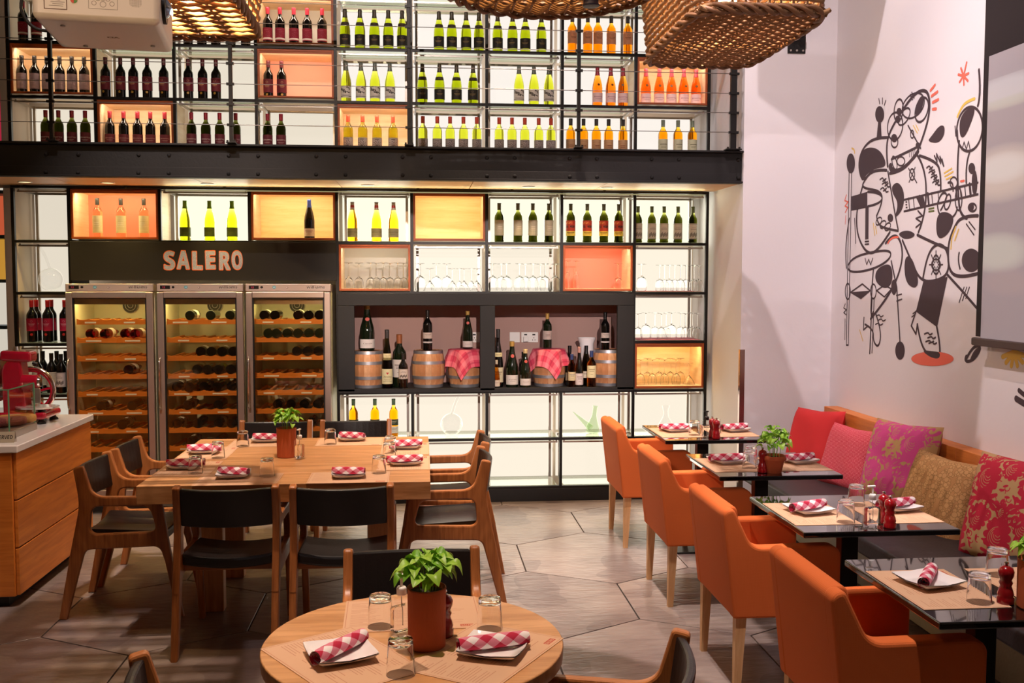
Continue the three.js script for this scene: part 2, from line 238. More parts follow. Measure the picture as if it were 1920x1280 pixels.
// ---------------------------------------------------------------- mural on the right wall
{ const Z0 = -6.95, Z1 = -4.35, Y0 = 0.95, Y1 = 3.2, W = 2048, H = 1772, INK = '#43353a';
  const wp = (x, y) => { const p = at(1380 + x / 1.939, 100 + y / 1.939, 'x', XW); return [(p.z - Z0) / (Z1 - Z0) * W, (Y1 - p.y) / (Y1 - Y0) * H]; };
  const tex = canvas(W, H, (g) => {
    g.lineCap = g.lineJoin = 'round';
    const path = (pts, close) => { const q = pts.map((p) => wp(...p)); g.beginPath(); const n = q.length, mid = (a, b) => [(a[0] + b[0]) / 2, (a[1] + b[1]) / 2];
      if (close) { const m0 = mid(q[n - 1], q[0]); g.moveTo(...m0); for (let i = 0; i < n; i++) g.quadraticCurveTo(...q[i], ...mid(q[i], q[(i + 1) % n])); g.closePath(); }
      else { g.moveTo(...q[0]); for (let i = 1; i < n - 1; i++) { const e = i === n - 2 ? q[n - 1] : mid(q[i], q[i + 1]); g.quadraticCurveTo(...q[i], ...e); } if (n === 2) g.lineTo(...q[1]); } };
    const S = (pts, w = 13, c = INK) => { path(pts); g.strokeStyle = c; g.lineWidth = w * 1.15; g.stroke(); };
    const O = (pts, w = 13) => { path(pts, true); g.strokeStyle = INK; g.lineWidth = w; g.stroke(); };
    const Fl = (pts, c = INK) => { path(pts, true); g.fillStyle = c; g.fill(); };
    const Pg = (pts, c = INK) => { g.beginPath(); pts.forEach((p, i) => i ? g.lineTo(...wp(...p)) : g.moveTo(...wp(...p))); g.closePath(); g.fillStyle = c; g.fill(); };
    const el = (x, y, a, b, t = 0) => Array.from({ length: 16 }, (_, k) => { const q = k / 16 * Math.PI * 2, u = a * Math.cos(q) * 1.03, v = b * Math.sin(q) * 1.03; return [x + u * Math.cos(t) - v * Math.sin(t), y + u * Math.sin(t) + v * Math.cos(t)]; });
    const Z = (pts, w = 8, c = INK) => { g.beginPath(); pts.forEach((p, i) => i ? g.lineTo(...wp(...p)) : g.moveTo(...wp(...p))); g.strokeStyle = c; g.lineWidth = w; g.stroke(); };
    const YL = '#e5c25a', RD = '#e8705a';
    Fl(el(418, 400, 15, 36)); Z([[412, 430], [402, 1060]]); Z([[421, 430], [409, 1060]]); Z([[402, 1060], [409, 1060]], 9);
    Fl(el(523, 222, 16, 30)); Pg([[518, 245], [527, 245], [530, 305], [512, 305]]); Z([[520, 165], [523, 183]]); Z([[533, 163], [533, 183]]); Z([[545, 172], [540, 188]]);
    // head with its hat and spectacles
    S([[552, 410], [546, 350], [556, 290], [600, 215], [650, 145], [690, 130], [706, 165], [702, 235], [672, 330], [650, 378], [600, 430], [560, 436]], 14);
    O(el(579, 265, 27, 50, 0.1), 10); O(el(592, 207, 16, 40, 0.1), 10); O(el(612, 230, 16, 34, 0.5), 9); O(el(676, 205, 22, 45, 0.25), 11); O(el(645, 190, 34, 50, 0.6), 9); Fl(el(668, 190, 11, 36, 0.3)); Fl(el(589, 240, 9, 14)); Fl(el(594, 212, 9, 14)); Fl(el(576, 308, 11, 15)); O(el(577, 322, 12, 20), 9); Z([[640, 142], [648, 162]]); Z([[634, 150], [642, 168]]);
    Z([[626, 262], [672, 345]], 9); O(el(641, 294, 6, 14), 7); Fl(el(662, 335, 8, 12)); S([[566, 385], [610, 365], [664, 338]], 11); Fl([[552, 410], [566, 392], [572, 425], [620, 405], [665, 345], [668, 365], [610, 425], [566, 440]]); O(el(577, 398, 8, 24, -0.2), 8); O(el(600, 392, 14, 16), 8); for (const x of [630, 637, 644, 651]) Z([[x, 352], [x + 2, 376]], 5);
    // shoulder, sleeve, body
    S([[552, 306], [505, 305], [460, 345], [444, 405], [460, 470], [500, 420], [548, 425]], 13); Fl([[450, 360], [485, 338], [528, 352], [552, 412], [505, 418], [470, 445], [460, 470], [446, 425]]);
    S([[500, 420], [460, 470], [462, 490], [530, 500], [533, 545], [512, 590]], 11); S([[553, 430], [565, 500], [578, 580], [590, 640]], 11); S([[660, 370], [692, 420], [692, 580], [664, 650]], 12); S([[668, 372], [730, 390], [746, 440], [745, 500]], 12);
    for (const [x, y] of [[530, 455], [538, 472], [532, 490], [700, 412], [708, 430], [716, 448], [722, 466]]) { S([[x - 6, y + 4], [x + 4, y - 6], [x + 8, y + 8], [x + 16, y]], 7); S([[x + 4, y + 10], [x + 14, y + 4], [x + 12, y + 16], [x + 22, y + 12]], 7); }
    O(el(641, 440, 9, 20), 8); Z([[628, 418], [658, 470]], 7); Z([[652, 415], [630, 468]], 7);
    // guitar
    S([[462, 480], [438, 560], [440, 660], [475, 728], [515, 722], [560, 650]], 13); Fl([[566, 482], [590, 465], [613, 500], [610, 565], [575, 605], [592, 545], [570, 510]]); Pg([[420, 520], [478, 503], [478, 560], [420, 572]]); Pg([[471, 560], [483, 555], [482, 675], [470, 677]]); S([[480, 503], [530, 505], [533, 545], [480, 556]], 11); Z([[470, 684], [483, 683]], 9); Z([[470, 694], [483, 693]], 9);
    Z([[608, 533], [880, 470]], 10); Z([[612, 574], [880, 512]], 10); for (const [x, w] of [[628, 8], [645, 7], [668, 10], [698, 16], [712, 7], [735, 7], [800, 12], [815, 7], [832, 7], [850, 16]]) Z([[x, 530 - (x - 612) * 0.23], [x + 4, 572 - (x - 612) * 0.23]], w); Pg([[655, 523], [682, 517], [690, 555], [672, 560]]); Z([[618, 540], [622, 540]], 7); Z([[618, 550], [622, 550]], 7); Z([[619, 560], [623, 560]], 7);
    S([[735, 540], [745, 510], [765, 505], [768, 530], [745, 570]], 9); O(el(770, 540, 10, 28, 0.2), 9); S([[790, 500], [792, 460], [772, 470]], 9); O(el(792, 470, 13, 20), 8); O(el(810, 530, 12, 40), 8); Fl([[730, 570], [800, 585], [775, 660], [728, 680]]); S([[733, 545], [735, 600], [800, 600], [805, 560]], 9);
    S([[512, 590], [515, 625], [560, 640], [590, 645]], 10); for (const [x, y] of [[520, 610], [535, 622], [552, 630]]) O(el(x, y, 9, 15, 0.5), 7); Fl(el(562, 598, 10, 15));
    // legs, stool, shoes
    S([[545, 690], [575, 650], [605, 690], [605, 770], [560, 880], [490, 965]], 13); Fl([[585, 655], [625, 640], [660, 660], [618, 680]]); S([[660, 660], [720, 690], [770, 710]], 12); S([[606, 680], [640, 760], [672, 828], [730, 828], [775, 800], [772, 720], [745, 690], [712, 705], [690, 760], [680, 820]], 12); Fl([[612, 740], [640, 735], [668, 830], [650, 858], [615, 830]]); Fl(el(575, 850, 10, 28));
    Pg([[682, 828], [770, 812], [732, 995], [655, 938]]); O(el(728, 768, 12, 34), 9); O(el(728, 768, 16, 20), 8); for (let k = 0; k < 8; k++) { const q = k * 0.785; Z([[728 + 8 * Math.cos(q), 768 + 10 * Math.sin(q)], [728 + 24 * Math.cos(q), 768 + 50 * Math.sin(q)]], 7); }
    Z([[655, 938], [638, 990], [655, 1020], [660, 985]], 11); S([[660, 985], [670, 1050], [700, 1100], [742, 1110], [742, 1050], [730, 990]], 12); Fl(el(715, 1110, 76, 26), RD); Fl([[675, 1078], [712, 1082], [744, 1085], [740, 1112], [705, 1104]]); for (const [x, y] of [[700, 1020], [712, 1034], [705, 1048], [716, 1054]]) S([[x - 14, y], [x, y - 8], [x + 4, y + 6], [x + 14, y - 2]], 7); Z([[650, 950], [640, 958]], 7); Z([[652, 940], [644, 946]], 7);
    O([[402, 775], [430, 740], [500, 720], [566, 715], [560, 750], [500, 785], [420, 798]], 12); Z([[470, 745], [476, 768], [483, 748], [490, 768], [498, 745]], 7); S([[413, 600], [395, 690], [402, 780]], 10); Fl([[510, 782], [566, 758], [572, 830], [545, 860], [505, 830]]); S([[500, 785], [493, 880], [490, 965], [500, 940]], 11);
    O(el(407, 865, 9, 28), 10); O(el(500, 865, 10, 26), 9); Z([[418, 868], [460, 838], [488, 862], [455, 890], [418, 868]], 9); Pg([[418, 868], [488, 862], [455, 890]]); Z([[512, 862], [540, 842], [566, 856], [540, 885], [512, 862]], 8); Z([[495, 890], [487, 1090]], 12); Z([[503, 890], [495, 1088]], 8); Z([[565, 755], [585, 850], [597, 1050]], 12); Fl(el(597, 1080, 17, 33)); Z([[584, 880], [603, 875]], 7); Z([[585, 900], [604, 893]], 7);
    S([[470, 985], [500, 1000], [500, 1050], [520, 1070], [530, 1010], [510, 950]], 10); for (const [x, y] of [[522, 955], [530, 970], [520, 985]]) S([[x - 12, y], [x, y - 8], [x + 4, y + 6], [x + 14, y - 2]], 6); Z([[466, 960], [464, 1005], [480, 990]], 9);
    // right hand figure, partly behind the screen
    O(el(850, 275, 46, 80, 0.1), 12); Fl([[812, 240], [840, 200], [878, 190], [838, 300], [815, 310]]); S([[880, 190], [886, 170], [888, 100], [884, 60]], 12); Z([[822, 350], [830, 322], [838, 348], [846, 320], [852, 350]], 6); S([[812, 320], [805, 400], [808, 500], [815, 590], [840, 600]], 12); S([[850, 360], [835, 400], [838, 470]], 10); Fl(el(858, 418, 12, 20)); Fl(el(868, 470, 10, 45)); O(el(860, 560, 14, 14), 9); Fl(el(857, 558, 9, 14)); S([[880, 590], [820, 590], [790, 640], [770, 700], [775, 800], [830, 815], [880, 800]], 13); Fl(el(856, 752, 34, 42)); S([[812, 725], [806, 750], [815, 782]], 9); Z([[770, 805], [820, 860], [880, 930]], 13); for (const x of [0, 12, 24]) Z([[812 + x, 905 - x * 0.6], [830 + x * 0.8, 850]], 6); Z([[838, 620], [866, 660]], 7); Z([[848, 612], [870, 640]], 7);
    Fl([[696, 320], [712, 300], [740, 262], [760, 262], [758, 300], [735, 328]]); Z([[722, 372], [732, 395], [730, 365], [745, 400], [742, 375], [756, 410], [750, 385]], 9); Z([[662, 572], [678, 590], [655, 600], [676, 615], [655, 632]], 9); Z([[702, 565], [720, 562]], 8, '#5d6b3a'); Z([[702, 575], [720, 572]], 8, '#5d6b3a');
    Z([[797, 265], [800, 300]], 7); Z([[806, 280], [808, 315]], 7); Z([[397, 965], [396, 1040]], 6); Z([[398, 910], [392, 925], [402, 932], [392, 942], [401, 950]], 6);
    Z([[432, 600], [436, 690]], 8); Z([[400, 590], [398, 620]], 6, RD); Z([[402, 515], [396, 535], [408, 540], [397, 555], [407, 560], [398, 578]], 8, RD); S([[553, 690], [565, 665], [590, 668]], 9, RD); Z([[818, 465], [830, 463]], 10, RD);
    for (const [x, y, X, Y] of [[708, 135, 724, 115], [712, 155, 733, 140], [716, 178, 736, 168], [716, 203, 728, 202]]) Z([[x, y], [X, Y]], 14, RD);
    for (const q of [0, 1, 2, 3, 4, 5, 6]) { const a = q * 0.9 - 1.2, r = q === 0 ? 52 : 32; Z([[828, 82], [828 + r * 0.6 * Math.cos(a), 82 + r * Math.sin(a)]], 11, RD); }
    S([[806, 230], [820, 195], [845, 172], [868, 165]], 11, YL); S([[422, 345], [432, 348], [432, 362]], 8, YL); Z([[758, 435], [785, 418]], 7, YL); Z([[760, 447], [790, 430]], 7, YL); Z([[765, 458], [786, 448]], 7, YL); Z([[800, 630], [785, 670], [782, 710]], 8, YL); Z([[810, 640], [796, 680]], 8, YL); Z([[500, 618], [505, 660]], 7, YL); Z([[508, 630], [512, 655]], 7, YL); Z([[450, 1005], [462, 1045]], 6, YL); Z([[645, 262], [660, 290]], 5, YL); Z([[655, 260], [664, 280]], 5, YL);
    S([[838, 1110], [860, 1065], [895, 1062], [870, 1110], [842, 1122], [832, 1112], [838, 1100]], 12); Fl([[848, 1118], [868, 1075], [895, 1064], [885, 1095], [862, 1120]]);
    for (const a of [0.3, 0.8, 1.3, 1.8, 2.3, 2.8]) Z([[1012, 1085], [1012 + 44 * Math.cos(a), 1085 + 52 * Math.sin(a)]], 20, YL); Z([[1020, 1255], [1047, 1272]], 26); Z([[1030, 1225], [1047, 1240]], 20);
  });
  const g = new THREE.PlaneGeometry(Z1 - Z0, Y1 - Y0).rotateY(-Math.PI / 2); const uv = g.attributes.uv; // u runs towards the camera
  const m = mesh('mural', g, new THREE.MeshStandardMaterial({ map: tex, transparent: true, roughness: 0.8 }), null, XW - 0.0015, (Y0 + Y1) / 2, (Z0 + Z1) / 2); tag(m, 'black line mural of a guitar player painted on the right wall', 'mural'); }

// ---------------------------------------------------------------- projection screen, projector
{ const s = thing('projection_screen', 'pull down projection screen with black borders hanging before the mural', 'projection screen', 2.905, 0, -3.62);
  mesh('black_border', bx(0.004, 2.4, 2.74), std(0x1d1416, 0.8), s, 0.004, 2.65, 0);
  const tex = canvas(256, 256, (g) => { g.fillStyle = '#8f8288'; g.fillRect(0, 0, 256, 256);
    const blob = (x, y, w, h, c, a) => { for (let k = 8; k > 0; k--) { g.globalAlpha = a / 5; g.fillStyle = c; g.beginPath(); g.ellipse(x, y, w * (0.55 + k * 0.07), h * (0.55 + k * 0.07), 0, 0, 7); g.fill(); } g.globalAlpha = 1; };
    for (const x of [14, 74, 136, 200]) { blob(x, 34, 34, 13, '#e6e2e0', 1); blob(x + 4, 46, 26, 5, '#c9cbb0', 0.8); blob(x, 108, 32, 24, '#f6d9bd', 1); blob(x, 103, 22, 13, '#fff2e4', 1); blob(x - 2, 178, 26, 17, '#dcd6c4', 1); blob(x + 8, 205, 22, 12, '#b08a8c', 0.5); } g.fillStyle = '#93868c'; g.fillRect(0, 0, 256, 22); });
  mesh('screen_fabric', uvPlaneX(1.444, 2.64), new THREE.MeshStandardMaterial({ color: 0x8c8688, roughness: 0.85, emissive: 0xffffff, emissiveMap: tex, emissiveIntensity: 0.4 }), s, 0, 2.166, 0);  // projected picture painted into the fabric as glow, projector throws no light
  mesh('weight_bar', box(0.03, 0.042, 2.78, 0.008, 2), std(0x3a2826, 0.4), s, 0.002, 1.423, 0); mesh('case', box(0.1, 0.12, 2.9, 0.02, 2), M.whitePlastic, s, 0.01, 3.9, 0); }
function uvPlaneX(h, w) { return new THREE.PlaneGeometry(w, h).rotateY(-Math.PI / 2); }
{ const p = thing('projector', 'white ceiling projector with lens facing the screen', 'projector', -1.1, 2.6, -3.7, 0.14), W = 0.4, D = 0.44, H = 0.15;
  mesh('body', uvm(new RoundedBoxGeometry(W, H, D, 3, 0.022)), M.whitePlastic, p, 0, H / 2, 0);
  const side = canvas(512, 160, (g, w, h) => { g.clearRect(0, 0, w, h); g.strokeStyle = '#6b4a38'; g.lineWidth = 4; g.strokeRect(28, 40, 98, 84); g.fillStyle = '#8a7a70'; for (let k = 0; k < 7; k++) g.fillRect(48 + (k % 3) * 8, 54 + k * 9, 62 - (k % 2) * 14, 2); g.fillStyle = '#e2483a'; g.beginPath(); g.arc(158, 76, 16, 0, 7); g.fill(); g.fillStyle = '#3f9c4a'; g.beginPath(); g.moveTo(158, 76); g.arc(158, 76, 16, 0.2, 1.6); g.fill(); g.strokeStyle = '#b3a8a0'; g.lineWidth = 2; g.strokeRect(222, 20, 128, 92); for (const [x, y, r] of [[246, 44, 10], [246, 86, 10], [326, 44, 10], [326, 86, 10], [286, 40, 14], [264, 64, 10], [308, 64, 10], [286, 64, 9], [286, 90, 13]]) { g.beginPath(); g.arc(x, y, r, 0, 7); g.stroke(); } g.fillStyle = '#a79c94'; for (let y = -30; y <= 30; y += 5) for (let x = -30; x <= 30; x += 5) if (x * x + y * y < 900) g.fillRect(430 + x, 66 + y, 2.4, 2.4); });
  mesh('control_panel', new THREE.PlaneGeometry(0.36, 0.112), new THREE.MeshStandardMaterial({ map: side, transparent: true, roughness: 0.5 }), p, 0, 0.064, D / 2 + 0.001);
  const lens = mesh('lens', moved(cyl(0.052, 0.052, 0.02, 28), 0, 0, 0, 0, 0, -Math.PI / 2), M.black, p, W / 2 + 0.002, 0.08, 0.12); mesh('lens_glass', moved(new THREE.SphereGeometry(0.04, 20, 10, 0, 6.3, 0, 1.2), -0.012, 0, 0, 0, 0, -Math.PI / 2), phy(0x9db0c8, 0.02, { metalness: 0.6 }), lens); mesh('lamp_glow', moved(cyl(0.012, 0.012, 0.004, 16), 0.028, -0.01, 0, 0, 0, -Math.PI / 2), glow(0xffffff, 3), lens);
  mesh('indicator_light', bx(0.006, 0.008, 0.02), glow(0x38d88a, 1.2), p, W / 2 - 0.004, 0.02, -0.2); mesh('maker_mark', moved(new THREE.PlaneGeometry(0.05, 0.035), 0, 0, 0, Math.PI / 2), new THREE.MeshStandardMaterial({ transparent: true, map: canvas(64, 48, (g) => { g.strokeStyle = '#a58f6c'; g.lineWidth = 5; g.strokeRect(8, 14, 20, 18); g.beginPath(); g.moveTo(34, 34); g.lineTo(44, 12); g.lineTo(56, 34); g.moveTo(40, 26); g.lineTo(54, 26); g.stroke(); }) }), p, 0.02, -0.001, 0);
  for (const [x, z] of [[-0.12, 0.14], [0.14, -0.1], [-0.1, -0.16]]) mesh('foot', cyl(0.008, 0.008, 0.006, 10), M.grey, p, x, -0.001, z);
  mesh('mount_pole', cyl(0.02, 0.02, CEIL - 2.6 - H, 14), M.whitePlastic, p, 0, H + (CEIL - 2.6 - H) / 2, 0);
  mesh('power_cord', tube([[-0.16, 0.3, -0.05], [-0.26, 0.2, -0.06], [-0.29, 0.09, -0.05], [-0.25, 0.03, -0.05], [-0.18, 0.02, -0.05]], 0.006, 24, 8), M.rubber, p); }
{ const b = thing('wall_bracket', 'small black steel bracket bolted high on the pilaster', 'bracket', 2.67, 3.37, ZW); mesh('plate', box(0.13, 0.16, 0.012, 0.003), M.blackMetal, b, 0, 0.06, 0.006); for (const x of [-0.045, 0, 0.045]) mesh('screw', moved(cyl(0.007, 0.007, 0.006, 8), 0, 0, 0, Math.PI / 2), M.steel, b, x, 0.0, 0.014); mesh('arm', box(0.04, 0.05, 0.12, 0.004), M.blackMetal, b, 0, 0.1, 0.07); }
// ---------------------------------------------------------------- display shelves
const ORD = ['first', 'second', 'third', 'fourth', 'fifth', 'sixth', 'seventh', 'eighth', 'ninth', 'tenth', 'eleventh', 'twelfth'];
const UX = [-3.0, -2.391, -1.819, -1.223, -0.634, -0.068, 0.508, 1.091, 1.666, 2.246], LX = [-3.0, -2.6, -1.944, -1.286, -0.634, -0.068, 0.508, 1.091, 1.666, 2.246];
const ZB = -8.1;
const panelLight = (x0, x1, y0, y1, k, c) => { const l = new THREE.RectAreaLight(c, k, x1 - x0, y1 - y0); l.position.set((x0 + x1) / 2, (y0 + y1) / 2, ZB + 0.012); l.lookAt(l.position.x, l.position.y, 5); l.name = 'panel_lamp'; scene.add(l); };
const CREAM = 0xfff3de, COOL = 0xfff6ec;
const panelMats = new Map(), panelMat = (c, k) => { const q = c + '/' + k; if (!panelMats.has(q)) panelMats.set(q, glow(c, k)); return panelMats.get(q); };
function glassBay(shelf, x0, x1, y0, y1, k = 0.75, c = COOL, opt = {}) {           // lit white bay with its steel frame and glass shelf
  const cx = (x0 + x1) / 2, cy = (y0 + y1) / 2, w = x1 - x0, h = y1 - y0;
  mesh('light_panel', bx(w - 0.004, h - 0.004, 0.01), panelMat(c, k), shelf, cx, cy, ZB);
  panelLight(x0 + 0.02, x1 - 0.02, y0 + 0.03, y1 - 0.03, k * (opt.gain ?? 0.6), c);
  for (const s of [-1, 1]) mesh('rear_post', bx(0.02, h, 0.02), M.steel, shelf, cx + s * (w / 2 - 0.03), cy, ZB + 0.03);
  mesh('rear_rail', bx(w - 0.02, 0.016, 0.016), M.steel, shelf, cx, y1 - 0.012, ZB + 0.03);
  mesh('front_rail', bx(w - 0.02, 0.012, 0.014), M.steel, shelf, cx, y1 - 0.02, ZS - 0.03);
  for (const s of [-1, 1]) mesh('side_rail', bx(0.012, 0.014, 0.32), M.steel, shelf, cx + s * (w / 2 - 0.02), y1 - 0.012, -7.9);
  if (!opt.noShelf) mesh('glass_shelf', bx(w - 0.03, 0.006, 0.36), M.shelfGlass, shelf, cx, y0 + 0.0, -7.905);
}
function woodBay(shelf, x0, x1, y0, y1, back, k = 3, c = 0xffdc9a) {                // wooden box with a light strip under its lid
  const cx = (x0 + x1) / 2, cy = (y0 + y1) / 2, w = x1 - x0 - 0.024, h = y1 - y0 - 0.026, D = 0.37, zc = ZS + 0.006 - D / 2, t = 0.016;
  for (const s of [-1, 1]) { mesh('box_side', box(t, h, D - 0.01, 0, 2, cx), M.boxInner, shelf, cx + s * (w / 2 - t / 2), cy, zc - 0.005); mesh('box_edge', box(t, h, 0.012, 0.002, 1, cx), M.boxWoodShaded, shelf, cx + s * (w / 2 - t / 2), cy, zc + D / 2 - 0.003); }
  for (const s of [-1, 1]) { mesh(s > 0 ? 'box_lid' : 'box_floor', box(w - 2 * t, t, D - 0.01, 0, 0, cy), M.boxInner, shelf, cx, cy + s * (h / 2 - t / 2), zc - 0.005); mesh('box_edge', box(w - 2 * t, t, 0.012, 0.002, 0, cy), M.boxWoodShaded, shelf, cx, cy + s * (h / 2 - t / 2), zc + D / 2 - 0.003); }
  mesh('box_back', box(w - 2 * t, h - 2 * t, 0.01, 0, 0, cx, cy), back, shelf, cx, cy, zc - D / 2 + 0.01);
  mesh('box_lip', bx(w - 2 * t, 0.014, 0.01), M.boxWoodShaded, shelf, cx, cy + h / 2 - t - 0.007, zc + D / 2 - 0.006); mesh('light_strip', bx(w - 0.08, 0.006, 0.016), panelMat(c, 1.6), shelf, cx, cy + h / 2 - t - 0.004, zc + D / 2 - 0.03);
  const l = new THREE.RectAreaLight(c, k * 11, w - 0.08, 0.03); l.position.set(cx, cy + h / 2 - t - 0.01, zc + D / 2 - 0.045); l.lookAt(cx, cy - 9, zc - 9); l.name = 'strip_lamp'; scene.add(l);
}
const tGold = woodTex(0xf8e4b0, 0xeacb86, 77, 24); const paleBack = std(0xffffff, 0.6, { map: tPeach }), goldBack = std(0xffffff, 0.6, { map: tGold });
const upper = thing('display_shelf', 'tall backlit black framed wine shelf above the steel beam', 'shelf', 0, 0, 0);
const UY = [2.69, 3.087, 3.484, 3.881, 4.26];
UX.forEach((x) => mesh('upright', bx(0.022, 1.6, 0.03), M.blackMetal, upper, x, 3.46, ZS));
UY.forEach((y) => mesh('shelf_edge', bx(5.27, 0.02, 0.03), M.blackMetal, upper, -0.377, y - 0.01, ZS - 0.001));
mesh('end_panel', bx(0.02, 1.6, 0.37), M.wallWarm, upper, UX[0] - 0.016, 3.46, -7.915);
const uBoxes = { '1,0': paleBack, '1,3': M.salmonPale, '1,8': paleBack, '2,1': paleBack, '2,4': paleBack, '0,3': M.grey, '3,2': paleBack, '3,6': paleBack };
for (let r = 0; r < 4; r++) for (let c = 0; c < 9; c++) {   // r 0 is the second lowest visible row from the top
  const y0 = r === 3 ? 3.881 : [3.484, 3.087, 2.69][r], y1 = r === 3 ? 4.24 : y0 + 0.377, b = uBoxes[r + ',' + c], k = c < 4 ? 0.78 : 0.93;
  b ? woodBay(upper, UX[c], UX[c + 1], y0, y1 + 0.01, b, 2.6, 0xffe6c8) : glassBay(upper, UX[c] + 0.011, UX[c + 1] - 0.011, y0, y1, k, c < 4 ? CREAM : COOL);
}
const lower = thing('display_shelf', 'wide backlit black framed shelf wall below the beam with wine and glasses', 'shelf', 0, 0, 0);
{ const m = M.blackMetal, up = (x, y0, y1) => mesh('upright', bx(0.022, y1 - y0, 0.03), m, lower, x, (y0 + y1) / 2, ZS), edge = (x0, x1, y) => mesh('shelf_edge', bx(x1 - x0, 0.02, 0.03), m, lower, (x0 + x1) / 2, y - 0.01, ZS - 0.001);
  LX.forEach((x, i) => i === 2 || i === 3 ? up(x, 2.03, 2.43) : i > 4 && i < 8 ? (up(x, 1.645, 2.43), up(x, 0.1, 0.866)) : up(x, 0.1, 2.43));
  edge(-3, 2.257, 2.43); edge(-3, 2.257, 2.03); edge(-3, -2.6, 1.645); edge(-0.634, 2.257, 1.645); edge(-3, -2.6, 1.262); edge(1.666, 2.257, 1.262); edge(-3, -2.6, 0.876); edge(-0.634, 2.257, 0.876); edge(-0.634, 2.257, 0.503); edge(-0.634, 2.257, 0.12); edge(-3, -2.6, 0.5);
  mesh('plinth', box(2.9, 0.1, 0.03, 0.003), M.blackBoard, lower, 0.806, 0.05, ZS + 0.0); mesh('end_panel', bx(0.02, 2.33, 0.37), M.wallWarm, lower, -3.016, 1.265, -7.915);
  mesh('ladder_rail', box(5.2, 0.014, 0.02, 0.002), m, lower, -0.4, 2.418, ZS + 0.03); for (let k = 0; k < 8; k++) mesh('rail_bracket', bx(0.02, 0.016, 0.05), m, lower, -2.9 + k * 0.72, 2.424, ZS + 0.02);
  const g = (c, y0, y1, k = 0.82, col = COOL, gain) => glassBay(lower, LX[c] + 0.011, LX[c + 1] - 0.011, y0, y1, k, col, { gain }), w = (c, y0, y1, b, k, col) => woodBay(lower, LX[c], LX[c + 1], y0 - 0.004, y1 + 0.012, b, k, col);
  g(0, 2.03, 2.41, 0.72, CREAM); w(1, 2.03, 2.41, M.salmon, 4, 0xffeab4); g(2, 2.03, 2.41, 1, 0xfffbe2, 5); w(3, 2.03, 2.41, goldBack, 2.6, 0xffe8be); g(4, 2.03, 2.41, 1, 0xfffbe2, 5); w(5, 2.03, 2.41, goldBack, 2.6, 0xffe8be); for (const c of [6, 7, 8]) g(c, 2.03, 2.41, 1, 0xfffbe2, 5);
  g(0, 1.645, 2.01, 0.75, CREAM); w(4, 1.645, 2.01, M.grey, 2.2, 0xf6efd8); g(5, 1.645, 2.01, 0.95, CREAM); g(6, 1.645, 2.01, 0.9, CREAM); w(7, 1.645, 2.01, M.salmon, 2.2, 0xffe6c8); g(8, 1.645, 2.01, 0.95, CREAM);
  g(0, 1.262, 1.625, 0.75, CREAM); g(8, 1.262, 1.625, 0.95, CREAM); g(0, 0.876, 1.242, 0.8, CREAM); w(8, 0.876, 1.242, paleBack, 3, 0xffd58a); g(0, 0.5, 0.856, 0.6, CREAM); g(0, 0.12, 0.48, 0.6, CREAM);
  for (let c = 4; c < 9; c++) { g(c, 0.503, 0.856, 0.92, CREAM, 1.8); g(c, 0.12, 0.483, 0.92, CREAM, 1.8); }
  mesh('light_strip', bx(4.1, 0.008, 0.006), panelMat(0xfff0b0, 0.3), lower, 0.16, 2.402, ZS + 0.043); { const l = new THREE.RectAreaLight(0xffeeb0, 14, 4.1, 0.014); l.position.set(0.16, 2.402, ZS + 0.048); l.lookAt(0.16, 2.402 + 1.2, ZS + 5); l.name = 'soffit_strip_lamp'; scene.add(l); }
  mesh('partition', bx(0.02, 1.95, 0.38), m, lower, -2.6, 1.06, -7.905);
  // dark framed niche with two openings
  const fy = (y0, y1, x0, x1) => mesh('niche_frame', box(x1 - x0, y1 - y0, 0.034, 0.003), M.blackBoard, lower, (x0 + x1) / 2, (y0 + y1) / 2, ZS + 0.006);
  fy(1.541, 1.632, -0.634, 1.666); fy(0.88, 1.541, -0.634, -0.508); fy(0.88, 1.541, 0.455, 0.571); fy(0.88, 1.541, 1.533, 1.666); fy(0.866, 0.9, -0.634, 1.666);
  mesh('niche_floor', box(2.28, 0.02, 0.5, 0.002), M.blackBoard, lower, 0.516, 0.885, -7.96); mesh('niche_back', bx(2.3, 0.77, 0.02), M.niche, lower, 0.516, 1.26, -8.2); mesh('niche_top', bx(2.3, 0.012, 0.48), M.blackBoard, lower, 0.516, 1.636, -7.96); for (const x of [-0.628, 1.66]) mesh('niche_side', bx(0.012, 0.75, 0.48), M.niche, lower, x, 1.26, -7.96);
  for (const [px, w2, plug] of [[965, 0.085, 0], [993, 0.14, 1], [897, 0.14, 0]]) { const p = at(px, 632, 'z', -8.19), o = thing('wall_socket', ['square wall switch plate with handwriting', 'double wall socket with a white plug', 'wall socket half hidden behind the niche frame'][px === 965 ? 0 : plug ? 1 : 2], 'socket', p.x, p.y, -8.186); mesh('plate', box(w2, 0.085, 0.008, 0.003), M.whitePlastic, o); for (const s of w2 > 0.1 ? [-1, 1] : []) { mesh('rocker', bx(0.024, 0.012, 0.006), M.black, o, s * 0.034, 0.022, 0.004); if (!plug || s > 0) for (const [x, y] of [[0, -0.004], [-0.01, -0.022], [0.01, -0.022]]) mesh('hole', bx(0.005, 0.008, 0.004), M.black, o, s * 0.034 + x, y, 0.004); } if (plug) mesh('plug', box(0.042, 0.042, 0.03, 0.006), M.whitePlastic, o, -0.034, -0.015, 0.018); } }
